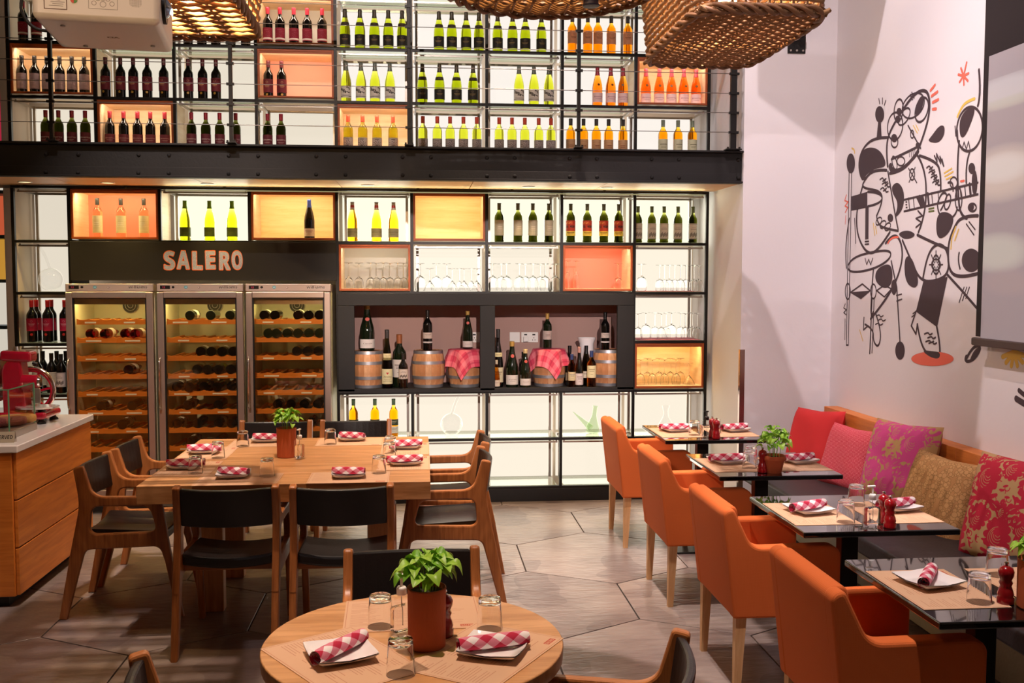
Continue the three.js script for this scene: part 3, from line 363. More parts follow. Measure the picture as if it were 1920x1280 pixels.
// chalkboard sign
{ const s = thing('sign_board', 'black chalkboard sign reading SALERO above the wine fridges', 'sign', -1.617, 1.876, ZS + 0.012); mesh('board', box(1.955, 0.29, 0.03, 0.003), M.blackBoard, s);
  const t = canvas(1024, 288, (g, w, h) => { g.clearRect(0, 0, w, h); g.font = 'bold 225px sans-serif'; g.lineJoin = 'round'; g.textBaseline = 'alphabetic'; const word = 'SALERO'; let x = 60; [...word].forEach((c, i) => { const cw = 148; g.save(); g.translate(x + cw / 2, 240 - (i % 2) * 6 - 2); g.rotate([-0.02, 0.02, 0, -0.02, 0.015, -0.03][i]); const mw = g.measureText(c).width; g.scale(132 / mw, 1.22); g.strokeStyle = '#e8662a'; g.lineWidth = 22; g.strokeText(c, -mw / 2, 0); g.fillStyle = '#959cb2'; g.strokeStyle = '#959cb2'; g.lineWidth = 9; g.strokeText(c, -mw / 2, 0); g.fillText(c, -mw / 2, 0); g.restore(); x += cw + 2; });
    const d = g.getImageData(0, 0, w, h); for (let i = 0; i < w * h; i++) { const n = 0.75 + 0.5 * hash(i % w >> 1, (i / w) >> 1, 5); for (let k = 0; k < 3; k++) d.data[i * 4 + k] = Math.min(255, d.data[i * 4 + k] * n); } g.putImageData(d, 0, 0); });
  const p = at(382, 489, 'z', ZS + 0.03); mesh('chalk_lettering', new THREE.PlaneGeometry(0.68, 0.19), new THREE.MeshStandardMaterial({ map: t, transparent: true, roughness: 0.9 }), s, p.x + 1.617, p.y - 1.876, 0.0165); }

// ---------------------------------------------------------------- bottles
const PROF = {
  bordeaux: [[0, 0], [0.033, 0], [0.0365, 0.005], [0.0368, 0.188], [0.034, 0.204], [0.023, 0.222], [0.0155, 0.237], [0.0142, 0.25], [0.0142, 0.3], [0, 0.3]],
  burgundy: [[0, 0], [0.036, 0], [0.0395, 0.005], [0.04, 0.14], [0.037, 0.168], [0.028, 0.205], [0.0185, 0.24], [0.0148, 0.262], [0.0142, 0.3], [0, 0.3]],
  champagne: [[0, 0], [0.04, 0], [0.044, 0.006], [0.0445, 0.12], [0.041, 0.155], [0.03, 0.2], [0.0195, 0.245], [0.0165, 0.28], [0.0165, 0.31], [0, 0.312]],
  flute: [[0, 0], [0.034, 0], [0.037, 0.005], [0.0372, 0.13], [0.034, 0.165], [0.025, 0.22], [0.0165, 0.27], [0.014, 0.3], [0.014, 0.35], [0, 0.35]],
};
const bottleGeo = {}, capGeo = {}, capTop = {}; for (const k in PROF) { bottleGeo[k] = lathe(PROF[k], 22); const top = PROF[k].at(-1)[1]; capTop[k] = top; const q = PROF[k].filter(([r, y]) => r > 0 && y > top * 0.79); const r0 = q[0][0]; capGeo[k] = lathe([[q[0][0] + 0.0008, q[0][1]], ...q.slice(1, -1).map(([r, y]) => [r + 0.0009, y]), [q.at(-1)[0] + 0.0012, top - 0.008], [q.at(-1)[0] + 0.0012, top + 0.0015], [0, top + 0.0015]], 16); }
const solid = (c, dist) => phy(0xffffff, 0, { transmission: 1, thickness: 0.07, ior: 1.36, attenuationColor: new THREE.Color(c), attenuationDistance: dist });
const FILL = { green: solid(0xb4bf2a, 0.05), lime: solid(0xc9cf3a, 0.06), olive: solid(0x55591a, 0.03), amber: solid(0xf6a01c, 0.045), rose: solid(0xff9a30, 0.05), straw: solid(0xf4bf2e, 0.05), clear: solid(0xeee9bc, 0.09), gold: solid(0xf0a81c, 0.045),
  dark: phy(0x0b0908, 0.06, { clearcoat: 0.6 }), darkGreen: phy(0x10190c, 0.06, { clearcoat: 0.6 }), oliveDark: solid(0x3a3c10, 0.042) };
const foil = (c) => std(c, 0.4, { metalness: 0.15 });
function labelTex(bg, fg, style) {
  return canvas(128, 128, (g) => { g.fillStyle = bg; g.fillRect(0, 0, 128, 128); g.fillStyle = g.strokeStyle = fg; g.lineWidth = 2; g.textAlign = 'center';
    const line = (y, w, h = 2) => g.fillRect(64 - w / 2, y, w, h);
    if (style === 'lines') { for (let y = 8; y < 120; y += 7) g.fillRect(6, y, 116, 2); g.strokeRect(36, 44, 58, 38); line(52, 42, 6); line(66, 42, 6); }
    if (style === 'crest') { g.beginPath(); g.arc(64, 30, 9, 0, 7); g.stroke(); line(52, 56, 5); line(63, 44, 5); line(76, 30); }
    if (style === 'band') { line(20, 40); g.fillStyle = '#e6d9d2'; g.fillRect(0, 100, 128, 18); for (let k = 0; k < 18; k++) g.fillRect(14 + (k * 37) % 100, 34 + (k * 23) % 56, 2, 2); }
    if (style === 'script') { g.font = 'italic 24px serif'; g.fillText('Reserva', 64, 62); line(78, 60); line(86, 40); }
    if (style === 'leaves') for (let k = 0; k < 22; k++) { g.beginPath(); g.ellipse(20 + (k * 41) % 92, 14 + (k * 29) % 62, 8, 4, k, 0, 7); g.fill(); if (k === 21) { line(96, 80); line(108, 120, 5); } }
    if (style === 'flower') { for (let k = 0; k < 60; k++) { const a = k * 2.4, r = 5 + k * 0.85; g.beginPath(); g.ellipse(64 + r * Math.cos(a), 80 + r * Math.sin(a), 5, 3, a, 0, 7); g.fill(); } line(14, 36, 4); }
    if (style === 'small') { line(36, 70, 6); line(52, 50, 3); line(62, 50, 3); line(90, 30, 3); }
    if (style === 'house') { g.strokeRect(10, 6, 108, 116); line(30, 40); line(44, 60, 4); for (let k = 0; k < 9; k++) g.fillRect(24 + k * 9, 84 - (k % 3) * 6, 7, 28); }
    if (style === 'paint') { for (let k = 0; k < 30; k++) { g.fillStyle = ['#c9502a', '#7d2a1c', '#e08a3c', '#4a2a1c'][k % 4]; g.beginPath(); g.ellipse(20 + (k * 47) % 90, 20 + (k * 31) % 62, 12, 7, k, 0, 7); g.fill(); } g.fillStyle = '#e6c84a'; g.fillRect(0, 88, 128, 40); g.fillStyle = '#6a4a1c'; line(98, 80, 6); line(110, 50, 4); }
    if (style === 'heart') { g.fillStyle = '#b03030'; g.beginPath(); g.moveTo(50, 30); g.lineTo(78, 30); g.lineTo(64, 48); g.fill(); g.fillStyle = fg; g.font = 'italic 20px serif'; g.fillText('Riesling', 64, 72); line(84, 70); line(94, 50); line(104, 84); }
    if (style === 'cava') { g.font = 'italic 22px serif'; g.fillText('Cuvée', 64, 66); line(80, 44); } });
}
const LAB = {}; const lab = (bg, fg, st) => (LAB[bg + fg + st] ??= std(0xffffff, 0.7, { map: labelTex(bg, fg, st) }));
const labGeo = {}; const labelGeo = (r, h, a) => labGeo[[r, h, a]] ??= new THREE.CylinderGeometry(r, r, h, 18, 1, true, -a / 2, a);
// kind: shape, fill, capsule colour, label [bg, ink, style], label y range, what it looks like, extra
const K = {
  R1: ['bordeaux', 'dark', 0xa30d2c, ['#8c142e', '#c06a7c', 'band'], 0.05, 0.145, 'red wine bottle with crimson capsule and maroon label'],
  R2: ['bordeaux', 'dark', 0x1c1412, ['#8a7682', '#b8a4ac', 'lines'], 0.055, 0.17, 'red wine bottle with black capsule and mauve lined label'],
  R3: ['bordeaux', 'dark', 0x55121c, ['#6a1626', '#d8b47a', 'crest'], 0.06, 0.16, 'red wine bottle with maroon capsule and gold seal', 'seal'],
  R4: ['bordeaux', 'oliveDark', 0x9c2034, ['#6a2430', '#e0d2c6', 'script'], 0.05, 0.14, 'red wine bottle with red capsule and dark script label'],
  R5: ['bordeaux', 'dark', 0x8c1424, ['#641a26', '#c8a898', 'script'], 0.06, 0.13, 'red wine bottle with crimson capsule and dark label'],
  G1: ['burgundy', 'green', 0x4a4232, ['#221e16', '#8a7340', 'crest'], 0.03, 0.11, 'green white wine bottle with black label and collar', 'collar'],
  W1: ['burgundy', 'lime', 0x6f766e, ['#d9d4cc', '#2b2724', 'leaves'], 0.03, 0.12, 'pale green wine bottle with black leaf print label'],
  W2: ['bordeaux', 'lime', 0xd0482c, ['#a39690', '#3a2c28', 'flower'], 0.02, 0.13, 'white wine bottle with orange capsule and flower label'],
  O1: ['bordeaux', 'amber', 0x4f4a48, ['#d99a72', '#8a5030', 'crest'], 0.08, 0.17, 'amber wine bottle with grey capsule and peach label'],
  O2: ['burgundy', 'rose', 0xb03a48, ['#e8c6c2', '#7a3040', 'script'], 0.03, 0.105, 'orange rosé bottle with red capsule and pink label', 'medal'],
  O3: ['bordeaux', 'gold', 0x2a2622, ['#c39a6c', '#7a4a2a', 'lines'], 0.03, 0.14, 'golden wine bottle with black capsule and tan label'],
  O4: ['bordeaux', 'gold', 0x7d8a74, ['#b7b594', '#5c5a40', 'small'], 0.02, 0.15, 'golden wine bottle with grey green capsule and tall label'],
  C1: ['bordeaux', 'clear', 0x2a2420, ['#d6cf9c', '#f0ead0', 'lines'], 0.04, 0.17, 'clear white wine bottle with dark capsule and pale label'],
  C2: ['burgundy', 'green', 0x7fae2a, ['#5a6a1e', '#3a4414', 'small'], 0.03, 0.1, 'bright green bottle without capsule and olive label'],
  C3: ['burgundy', 'dark', 0x2a3a7a, ['#e6ded2', '#8a4a4a', 'small'], 0.02, 0.08, 'dark wine bottle with blue capsule and white label'],
  C4: ['burgundy', 'straw', 0xc8c2b4, ['#8f8a6a', '#2c2820', 'script'], 0.03, 0.1, 'yellow wine bottle with grey script label', 'redneck'],
  C6: ['bordeaux', 'oliveDark', 0x6a6648, ['#a39c84', '#c9c3a8', 'lines'], 0.05, 0.17, 'dark olive wine bottle with grey lined label'],
  C7: ['bordeaux', 'oliveDark', 0x55512e, ['#b8391f', '#e6c84a', 'paint'], 0.05, 0.17, 'dark olive wine bottle with red and yellow painted label'],
  C8: ['bordeaux', 'oliveDark', 0x5f6a2e, ['#d8d6c4', '#77756a', 'house'], 0.03, 0.16, 'dark olive wine bottle with white engraved house label'],
  D1: ['bordeaux', 'gold', 0x5f7a58, ['#35402c', '#c8c6a0', 'small'], 0.09, 0.14, 'amber bottle with green capsule and dark green label', 'white'],
  E1: ['bordeaux', 'dark', 0xd0243c, ['#b8143c', '#e0a0a8', 'crest'], 0.08, 0.17, 'red wine bottle with bright red capsule and crimson label', 'seal2'],
  E2: ['bordeaux', 'dark', 0x241d1c, ['#cfc9b4', '#8a8270', 'lines'], 0.05, 0.16, 'black wine bottle with cream lined label'],
  E3: ['bordeaux', 'dark', 0x241d1c, ['#c6bcb8', '#4a3c3c', 'house'], 0.05, 0.16, 'black wine bottle with engraved picture label'],
};
const protos = {};
function bottle(kind, label, x, y, z, group, s = 1, turn = 0, category = 'bottle') {
  let o = protos[kind];
  if (!o) {
    const [sh, fill, cap, lb, l0, l1, , extra] = K[kind]; o = thing('wine_bottle', label, category, x, y, z, turn, group);
    mesh('glass', bottleGeo[sh], FILL[fill], o); mesh('capsule', capGeo[sh], foil(cap), o);
    const R = Math.max(...PROF[sh].map((p) => p[0])) + 0.0007; mesh('label', labelGeo(R, l1 - l0, 2.9), lab(...lb), o, 0, (l0 + l1) / 2, 0);
    if (extra === 'collar') mesh('neck_label', new THREE.CylinderGeometry(0.0295, 0.0345, 0.022, 16, 1, true), lab('#3a3020', '#6a5a30', 'small'), o, 0, 0.191, 0);
    if (extra === 'seal') mesh('seal', moved(cyl(0.009, 0.009, 0.001, 14), 0, 0, 0, Math.PI / 2), foil(0xa8842c), o, 0, 0.045, 0.0372); if (extra === 'seal2') mesh('seal', moved(cyl(0.01, 0.01, 0.001, 14), 0, 0, 0, Math.PI / 2), foil(0xb02a24), o, 0, 0.055, 0.0372);
    if (extra === 'medal') mesh('medal', moved(cyl(0.01, 0.01, 0.001, 14), 0, 0, 0, Math.PI / 2 - 0.35), foil(0x6a4a1c), o, 0, 0.165, 0.0385);
    if (extra === 'redneck') mesh('neck_band', cyl(0.0158, 0.0168, 0.03, 14, true), foil(0xb02a24), o, 0, 0.262, 0);
    if (extra === 'white') mesh('lower_label', labelGeo(R, 0.055, 2.9), lab('#d6d2c0', '#8a8672', 'small'), o, 0, 0.055, 0);
    protos[kind] = o; o.scale.setScalar(s); return o;
  }
  o = dup(o, label, x, y, z, turn, group); o.scale.setScalar(s); return o;
}
const ZBOT = -7.8;
function bayBottles(kind, pxs, py, y, where, s = 1, z = ZBOT) {
  const n = pxs.length; pxs.forEach((px, i) => { const p = at(px, py, 'z', z); bottle(kind, K[kind][6] + (n > 1 ? ', ' + ORD[i] + ' ' : ', ') + where, p.x, y + 0.004, z, 'bottles ' + where, s, rr(-0.25, 0.25)); });
}
const up1 = 'in top row bay ', up2 = 'in middle row bay ', up3 = 'behind railing bay ', N9 = ['one', 'two', 'three', 'four', 'five', 'six', 'seven', 'eight', 'nine'];
bayBottles('R1', [43, 68], 30, UY[2], up1 + 'one'); bayBottles('R1', [352, 378, 404, 432, 460], 40, UY[2], up1 + 'three'); bayBottles('R1', [502, 525, 551, 576, 604], 44, UY[2], up1 + 'four');
bayBottles('G1', [647, 675, 702, 728, 754], 55, UY[2], up1 + 'five'); bayBottles('G1', [823, 847, 874, 898], 58, UY[2], up1 + 'six'); bayBottles('G1', [933, 961, 985, 1015], 60, UY[2], up1 + 'seven'); bayBottles('O1', [1073, 1102, 1121, 1146, 1177], 65, UY[2], up1 + 'eight');
bayBottles('R2', [41, 65, 88, 112, 135, 158], 135, UY[1], up2 + 'one'); bayBottles('R3', [198, 226, 250, 276, 307], 140, UY[1], up2 + 'two'); bayBottles('R3', [353, 380, 405], 145, UY[1], up2 + 'three'); bayBottles('R3', [503, 528], 145, UY[1], up2 + 'four');
bayBottles('W1', [649, 677, 703, 731], 155, UY[1], up2 + 'five'); bayBottles('G1', [792, 824, 856, 887], 160, UY[1], up2 + 'six'); bayBottles('W1', [973, 1001, 1029], 160, UY[1], up2 + 'seven'); bayBottles('O2', [1120, 1145, 1168], 165, UY[1], up2 + 'eight'); bayBottles('O2', [1211, 1236, 1259, 1282, 1305], 165, UY[1], up2 + 'nine');
bayBottles('R4', [86, 110, 135, 160], 240, UY[0], up3 + 'one'); bayBottles('R5', [206, 232, 258, 282, 309], 235, UY[0], up3 + 'two'); bayBottles('R4', [359, 386, 412, 442], 240, UY[0], up3 + 'three'); bayBottles('R4', [502, 527], 245, UY[0], up3 + 'four');
bayBottles('W2', [653, 680, 707, 737], 250, UY[0], up3 + 'five'); bayBottles('W2', [793, 820, 844, 869, 894], 255, UY[0], up3 + 'six'); bayBottles('W2', [936, 960, 984, 1010, 1033], 255, UY[0], up3 + 'seven'); bayBottles('O3', [1070, 1094, 1118, 1141, 1168], 255, UY[0], up3 + 'eight'); bayBottles('O4', [1243, 1271, 1298], 255, UY[0], up3 + 'nine');
bayBottles('C1', [183, 227, 270], 410, 2.045, 'in salmon box', 1, -7.82); bayBottles('C2', [347, 393, 435], 415, 2.03, 'in white bay below beam'); bayBottles('C3', [580], 410, 2.045, 'alone in gold box', 1, -7.78); bayBottles('C4', [661, 706, 738], 420, 2.03, 'in white bay below beam'); bayBottles('C6', [936, 971, 999, 1029], 420, 2.03, 'in white bay below beam'); bayBottles('C7', [1070, 1101, 1132, 1160], 420, 2.03, 'in white bay below beam'); bayBottles('C8', [1196, 1222, 1245, 1271, 1299], 420, 2.03, 'in white bay below beam', 0.95);
bayBottles('D1', [663, 703, 738], 780, 0.503, 'on low shelf', 0.98, -7.86);
bayBottles('E1', [60, 90, 122], 605, 1.262, 'in front left of fridges', 1.05, -7.82); bayBottles('E1', [69, 97], 605, 1.262, 'at rear left of fridges', 1.05, -7.92); bayBottles('E2', [70, 97], 700, 0.876, 'in front beside slicer', 1, -7.8); bayBottles('E3', [115], 700, 0.876, 'in front beside slicer', 0.98, -7.78); bayBottles('E2', [81, 107, 124], 695, 0.876, 'at rear beside slicer', 1.03, -7.9);

// ---------------------------------------------------------------- upturned wine glasses, decanters
const wineGlass = (bowl, foot, n = 20) => { const t = 0.0013, inn = [...bowl].reverse().map(([r, y]) => [Math.max(0, r - t), y]); inn[0] = [0, bowl.at(-1)[1] - 0.004]; return join([lathe([...bowl, ...foot, [0, foot.at(-1)[1]]], n), lathe([...inn, [bowl[0][0] - t, 0], [bowl[0][0], 0]], n)]); };
const gGlass = wineGlass([[0.032, 0], [0.0355, 0.02], [0.037, 0.04], [0.034, 0.062], [0.024, 0.081], [0.008, 0.093]], [[0.0042, 0.1], [0.0034, 0.19], [0.007, 0.199], [0.034, 0.203], [0.034, 0.205]]), gFlute = wineGlass([[0.02, 0], [0.025, 0.05], [0.023, 0.1], [0.014, 0.125], [0.006, 0.135]], [[0.004, 0.14], [0.0034, 0.213], [0.008, 0.219], [0.03, 0.222], [0.03, 0.224]]), gBig = wineGlass([[0.036, 0], [0.043, 0.025], [0.0455, 0.05], [0.043, 0.075], [0.03, 0.1], [0.008, 0.116]], [[0.0042, 0.123], [0.0034, 0.198], [0.008, 0.206], [0.036, 0.21], [0.036, 0.212]]), gMartini = wineGlass([[0.052, 0], [0.04, 0.024], [0.028, 0.045], [0.006, 0.074]], [[0.004, 0.08], [0.0034, 0.163], [0.008, 0.169], [0.034, 0.172], [0.034, 0.174]]);
function glasses(list, py, y, where) { list.forEach(([px, g, dz = 0], i) => { const z = -7.83 + dz, p = at(px, py, 'z', z); tag(mesh('wine_glass', g ?? gGlass, M.solidGlass, null, p.x, y + 0.004, z), 'upturned ' + (g === gFlute ? 'champagne flute' : g === gBig ? 'large wine glass' : g === gMartini ? 'conical cocktail glass' : 'wine glass') + ', ' + ORD[i] + ' ' + where, 'glass', 'upturned glasses ' + where); }); }
glasses([[654], [673, gGlass, -0.1], [695, gGlass, -0.02], [706, gGlass, -0.12], [719], [731, gGlass, -0.1], [746, gGlass, -0.02], [757, gGlass, -0.12]], 515, 1.662, 'in grey backed box');
glasses([[788, gBig], [806, gMartini], [818, gBig, -0.12], [838, gBig, -0.08], [848, gMartini, -0.05], [862, gMartini, -0.14], [870, gMartini], [884, gMartini, -0.15], [894, gMartini]], 520, 1.65, 'in bay beside grey backed box');
glasses([[924, gBig], [940, gBig, -0.14], [950, gBig, 0.01], [974, gBig], [985, gBig, -0.14], [999, gBig], [1013, gBig, -0.12], [1022, gBig, 0.01], [1041, gBig, -0.06]], 515, 1.65, 'in bay above right barrel niche'); glasses([[1064, gFlute], [1080, gFlute], [1159, gGlass]], 510, 1.662, 'in salmon backed glass box');
glasses([[1203, gBig], [1237], [1246, gGlass, -0.12], [1255], [1265, gGlass, -0.12], [1276], [1286, gGlass, -0.12], [1301], [1310, gGlass, -0.1]], 520, 1.65, 'in upper bay by pilaster'); glasses([[1196, gGlass], [1211, gBig], [1228, gGlass, -0.13], [1240], [1249, gGlass, -0.12], [1259, gBig], [1276, gGlass, -0.1], [1285], [1298, gGlass, -0.1], [1307]], 610, 1.266, 'in middle bay by pilaster'); glasses([[1201], [1214, gGlass, -0.13], [1223], [1236, gGlass, -0.13], [1246], [1257, gGlass, -0.13], [1268], [1276, gGlass, -0.13], [1292, gMartini]], 690, 0.894, 'in amber lit box by pilaster');
{ const mat = std(0xd8808c, 0.9); const names = ['red cloth mat under the upper glasses by the pilaster', 'red cloth mat under the middle glasses by the pilaster', 'red cloth mat under the glasses in the amber box']; [1.6495, 1.2655, 0.8935].forEach((y, i) => tag(mesh('shelf_mat', bx(0.5, 0.002, 0.32), mat, null, 1.956, y + 0.001, -7.87), names[i], 'mat')); }
function decanter(label, px, py, y, prof, m = M.glass, z = -7.86, tilt = 0) { const p = at(px, py, 'z', z), o = thing('decanter', label, 'decanter', p.x, y + 0.004, z); mesh('bowl', lathe(prof, 28), m, o, 0, 0, 0, 0, 0, tilt); return o; }
{ const round = (() => { const q = [[0.02, 0.004]]; for (let k = 1; k < 12; k++) { const a = -1.35 + k * 0.24; q.push([0.088 * Math.cos(a), 0.088 + 0.088 * Math.sin(a)]); } return q; })();
  for (const [px, y, lbl, rz] of [[95, 1.645, 'round glass decanter with long slanting neck left of the sign', 0.35], [846, 0.503, 'round glass decanter with slanting neck on low shelf', -0.32]]) { const o = decanter(lbl, px, 520, y, round); mesh('neck', tube([[0, 0.165, 0], [-Math.sin(rz) * 0.12, 0.165 + 0.11, 0], [-Math.sin(rz) * 0.24, 0.165 + 0.19, 0]].map(([a, b, c]) => [a, Math.min(b, 0.345), c]), 0.011, 16, 12), M.glass, o); if (y < 1) mesh('stand', lathe([[0.055, 0], [0.05, 0.03], [0.06, 0.034]], 24), M.glass, o); }
  const por = decanter('green glass porron with tapering spout on low shelf', 1110, 800, 0.503, [[0.001, 0.003], [0.05, 0.004], [0.055, 0.02], [0.05, 0.06], [0.03, 0.11], [0.018, 0.15], [0.017, 0.21], [0.022, 0.225]], M.greenGlass); por.rotation.z = -0.12; mesh('spout', (() => { const g = cyl(0.002, 0.028, 0.2, 14, true); return g; })(), M.greenGlass, por, -0.095, 0.1, 0, 0, 0, 0.95);
  decanter('clear glass carafe with flared neck on low shelf', 1248, 800, 0.503, [[0.001, 0.003], [0.075, 0.004], [0.08, 0.02], [0.05, 0.08], [0.022, 0.13], [0.019, 0.17], [0.03, 0.22]]); }

// ---------------------------------------------------------------- niche: barrels, cloths, bottles
const staveGeo = (() => { const N = 18, g = surf((u, v) => { const a = (u - 0.5) * (2 * Math.PI / N) * 0.985, r = 0.112 + 0.02 * Math.sin(v * Math.PI); return [r * Math.sin(a), v * 0.29, r * Math.cos(a), v, u * 0.05]; }, 2, 6); return g; })();
const barrelMats = [0xffffff, 0xf0e2d4, 0xe6d2c0].map((c) => std(c, 0.6, { map: tBarrel, side: THREE.DoubleSide }));
function barrel(label, px, z = -7.88) { const p = at(px, 690, 'z', z), o = thing('wine_barrel', label, 'barrel', p.x, 0.895, z); for (let k = 0; k < 18; k++) mesh('stave', staveGeo, barrelMats[k % 3], o, 0, 0, 0, 0, k * Math.PI / 9, 0); for (const v of [0.045, 0.28, 0.68, 0.955]) { const r = 0.1135 + 0.02 * Math.sin(v * Math.PI); mesh('hoop', cyl(r + 0.0005 - (v - 0.5) * 0.003, r + 0.0005 + (v - 0.5) * 0.003, 0.024, 36, true), M.hoop, o, 0, v * 0.29, 0); } mesh('head', cyl(0.108, 0.108, 0.008, 30), std(0x4a2a20, 0.6), o, 0, 0.281, 0); mesh('foot_head', cyl(0.108, 0.108, 0.008, 30), M.barrel, o, 0, 0.008, 0); return o; }
barrel('small wooden barrel at left end of left niche', 690); barrel('small wooden barrel in middle of left niche', 803); barrel('small barrel under checked cloth in left niche', 871); barrel('small barrel under checked cloth in right niche', 1029); barrel('small wooden barrel at right end of right niche', 1140);
const plaid = canvas(256, 256, (g) => { g.fillStyle = '#cf3f5c'; g.fillRect(0, 0, 256, 256); g.globalAlpha = 0.42; g.fillStyle = '#f2a0a8'; for (let k = 0; k < 256; k += 64) { g.fillRect(k, 0, 30, 256); g.fillRect(0, k, 256, 26); } g.globalAlpha = 0.3; g.fillStyle = '#8c1430'; for (let k = 44; k < 256; k += 64) g.fillRect(0, k, 256, 10); g.globalAlpha = 1; });
const plaidMat = std(0xffffff, 0.9, { map: rep(plaid, 1.4), side: THREE.DoubleSide, bumpMap: rep(weaveBump, 8), bumpScale: 0.0004 });
for (const [px, lbl, rot] of [[871, 'red checked cloth draped over barrel in left niche', 0.62], [1029, 'red checked cloth draped over barrel in right niche', 0.95]]) { const p = at(px, 690, 'z', -7.88), A = 0.25, R = 0.118; tag(mesh('draped_cloth', surf((u, v) => { const x = (u - 0.5) * 2 * A, z = (v - 0.5) * 2 * A, r = Math.hypot(x, z), a = Math.atan2(z, x); if (r < R) return [x, 0.2995 + 0.001 * Math.sin(40 * x), z]; const h = r - R, w = 1 + 0.12 * Math.sin(a * 7 + px) * Math.min(1, h * 14), rad = (R + 0.012 + h * 0.22) * w; return [rad * Math.cos(a), 0.2995 - Math.min(h * 0.98, 0.28), rad * Math.sin(a)]; }, 36, 36), plaidMat, null, p.x, 0.892, p.z, 0, rot, 0), lbl, 'cloth'); }
function special(label, px, base, z, sh, fill, cap, lb, l0, l1, s, extra) { const p = at(px, 690, 'z', z), o = thing('wine_bottle', label, 'bottle', p.x, base, z, rr(-0.15, 0.15)); o.scale.set(s[0], s[1], s[0]); mesh('glass', bottleGeo[sh], FILL[fill], o); mesh('capsule', capGeo[sh], foil(cap), o); const R = Math.max(...PROF[sh].map((q) => q[0])) + 0.0008; mesh('label', labelGeo(R, l1 - l0, 2.6), lab(...lb), o, 0, (l0 + l1) / 2, 0); if (extra === 'badge') mesh('neck_badge', moved(cyl(0.013, 0.013, 0.001, 12), 0, 0, 0, Math.PI / 2 - 0.3), foil(0xb04030), o, 0, 0.215, 0.029); if (extra === 'band') mesh('lower_label', labelGeo(R, 0.012, 3), lab('#d8ccc4', '#8a8078', 'small'), o, 0, 0.062, 0); if (extra === 'diamond') mesh('neck_label', labelGeo(0.0305, 0.04, 2.2), lab('#ddd2a4', '#8a7a4a', 'small'), o, 0, 0.19, 0); return o; }
const CR1 = ['#d8cfc8', '#6a5048', 'cava'], NB = 0.896, TB = 1.183, GOLD = 0xb8924a;
special('large champagne bottle with gold foil on leftmost barrel', 689, TB, -7.86, 'champagne', 'darkGreen', GOLD, CR1, 0.02, 0.08, [1.32, 1.16], 'badge'); special('dark wine bottle with banded label on middle barrel of left niche', 802, TB, -7.86, 'bordeaux', 'dark', 0x1a1412, ['#cdbcae', '#6a5a50', 'small'], 0.09, 0.135, [1.02, 1.06], 'band'); special('champagne bottle with gold foil on cloth covered barrel, left niche', 877, 1.198, -7.86, 'champagne', 'darkGreen', GOLD, ['#d8cfc8', '#6a5048', 'cava'], 0.012, 0.062, [0.92, 0.94], 'badge');
special('tall slender riesling bottle with heart label in left niche', 726, NB, -7.77, 'flute', 'oliveDark', 0x3a3634, ['#cfc79c', '#5a4a34', 'heart'], 0.028, 0.118, [1.14, 1.3], 'diamond'); special('corked dark green magnum bottle behind riesling in left niche', 749, NB, -7.84, 'bordeaux', 'darkGreen', 0x9a5a34, ['#c9c0bc', '#5a4a4a', 'small'], 0.06, 0.16, [1.48, 1.38]); special('small dark wine bottle with white label in left niche', 756, NB, -7.75, 'bordeaux', 'dark', 0x1a1412, ['#cfc0b4', '#4a3a34', 'house'], 0.085, 0.17, [0.98, 0.9]);
special('tall slim bottle behind frame at left of right niche', 934, NB, -7.8, 'flute', 'dark', 0x3a3634, ['#c9c0a4', '#5a4a34', 'small'], 0.03, 0.12, [1.08, 1.3], 'diamond'); special('small golden bottle at left edge of right niche', 931, NB, -7.74, 'flute', 'gold', 0xc9bca4, ['#d2c4b4', '#7a4a3c', 'small'], 0.02, 0.1, [0.7, 0.62]); special('large champagne bottle with gold foil in right niche', 960, NB, -7.78, 'champagne', 'darkGreen', GOLD, CR1, 0.02, 0.085, [1.1, 1.15], 'badge'); special('smaller champagne bottle with gold foil beside cloth in right niche', 985, NB, -7.75, 'champagne', 'darkGreen', 0xd2b98a, CR1, 0.02, 0.075, [0.96, 0.96], 'badge'); special('dark bottle behind the smaller champagne bottle', 981, NB, -7.86, 'bordeaux', 'dark', 0x141010, ['#b09a5a', '#5a4a2a', 'small'], 0.05, 0.13, [0.9, 0.9]);
special('dark wine bottle with gold capsule on cloth in right niche', 1026, 1.198, -7.86, 'bordeaux', 'darkGreen', GOLD, ['#c9b8b0', '#7a6a60', 'lines'], 0.075, 0.15, [0.98, 0.92]); special('dark bottle with banded label on right end barrel', 1134, TB, -7.86, 'bordeaux', 'dark', 0x141010, ['#cdbcae', '#6a5a50', 'small'], 0.095, 0.135, [0.98, 1.0], 'band');
special('black capped bottle right of cloth in right niche', 1068, NB, -7.86, 'bordeaux', 'dark', 0x141010, ['#8a7a60', '#4a3a2a', 'small'], 0.04, 0.1, [1.0, 1.06]); special('small white wine bottle with blue capsule in right niche', 1072, NB, -7.76, 'bordeaux', 'gold', 0x2a3a6a, ['#c9b890', '#3a4a7a', 'small'], 0.06, 0.14, [0.84, 0.86]); special('slim rosé bottle with pink capsule in right niche', 1086, NB, -7.76, 'flute', 'dark', 0xb88a84, ['#cfc0bc', '#6a4a4a', 'small'], 0.02, 0.12, [0.86, 0.9]); special('round shouldered dark bottle with black capsule in right niche', 1099, NB, -7.86, 'burgundy', 'oliveDark', 0x141010, ['#c9c0b0', '#3a302a', 'small'], 0.06, 0.11, [0.96, 1.06]); special('golden dessert wine bottle with blue capsule beside end barrel', 1109, NB, -7.74, 'bordeaux', 'gold', 0x2a3a6a, ['#d6cca0', '#7a6a4a', 'small'], 0.08, 0.18, [0.97, 0.95]);
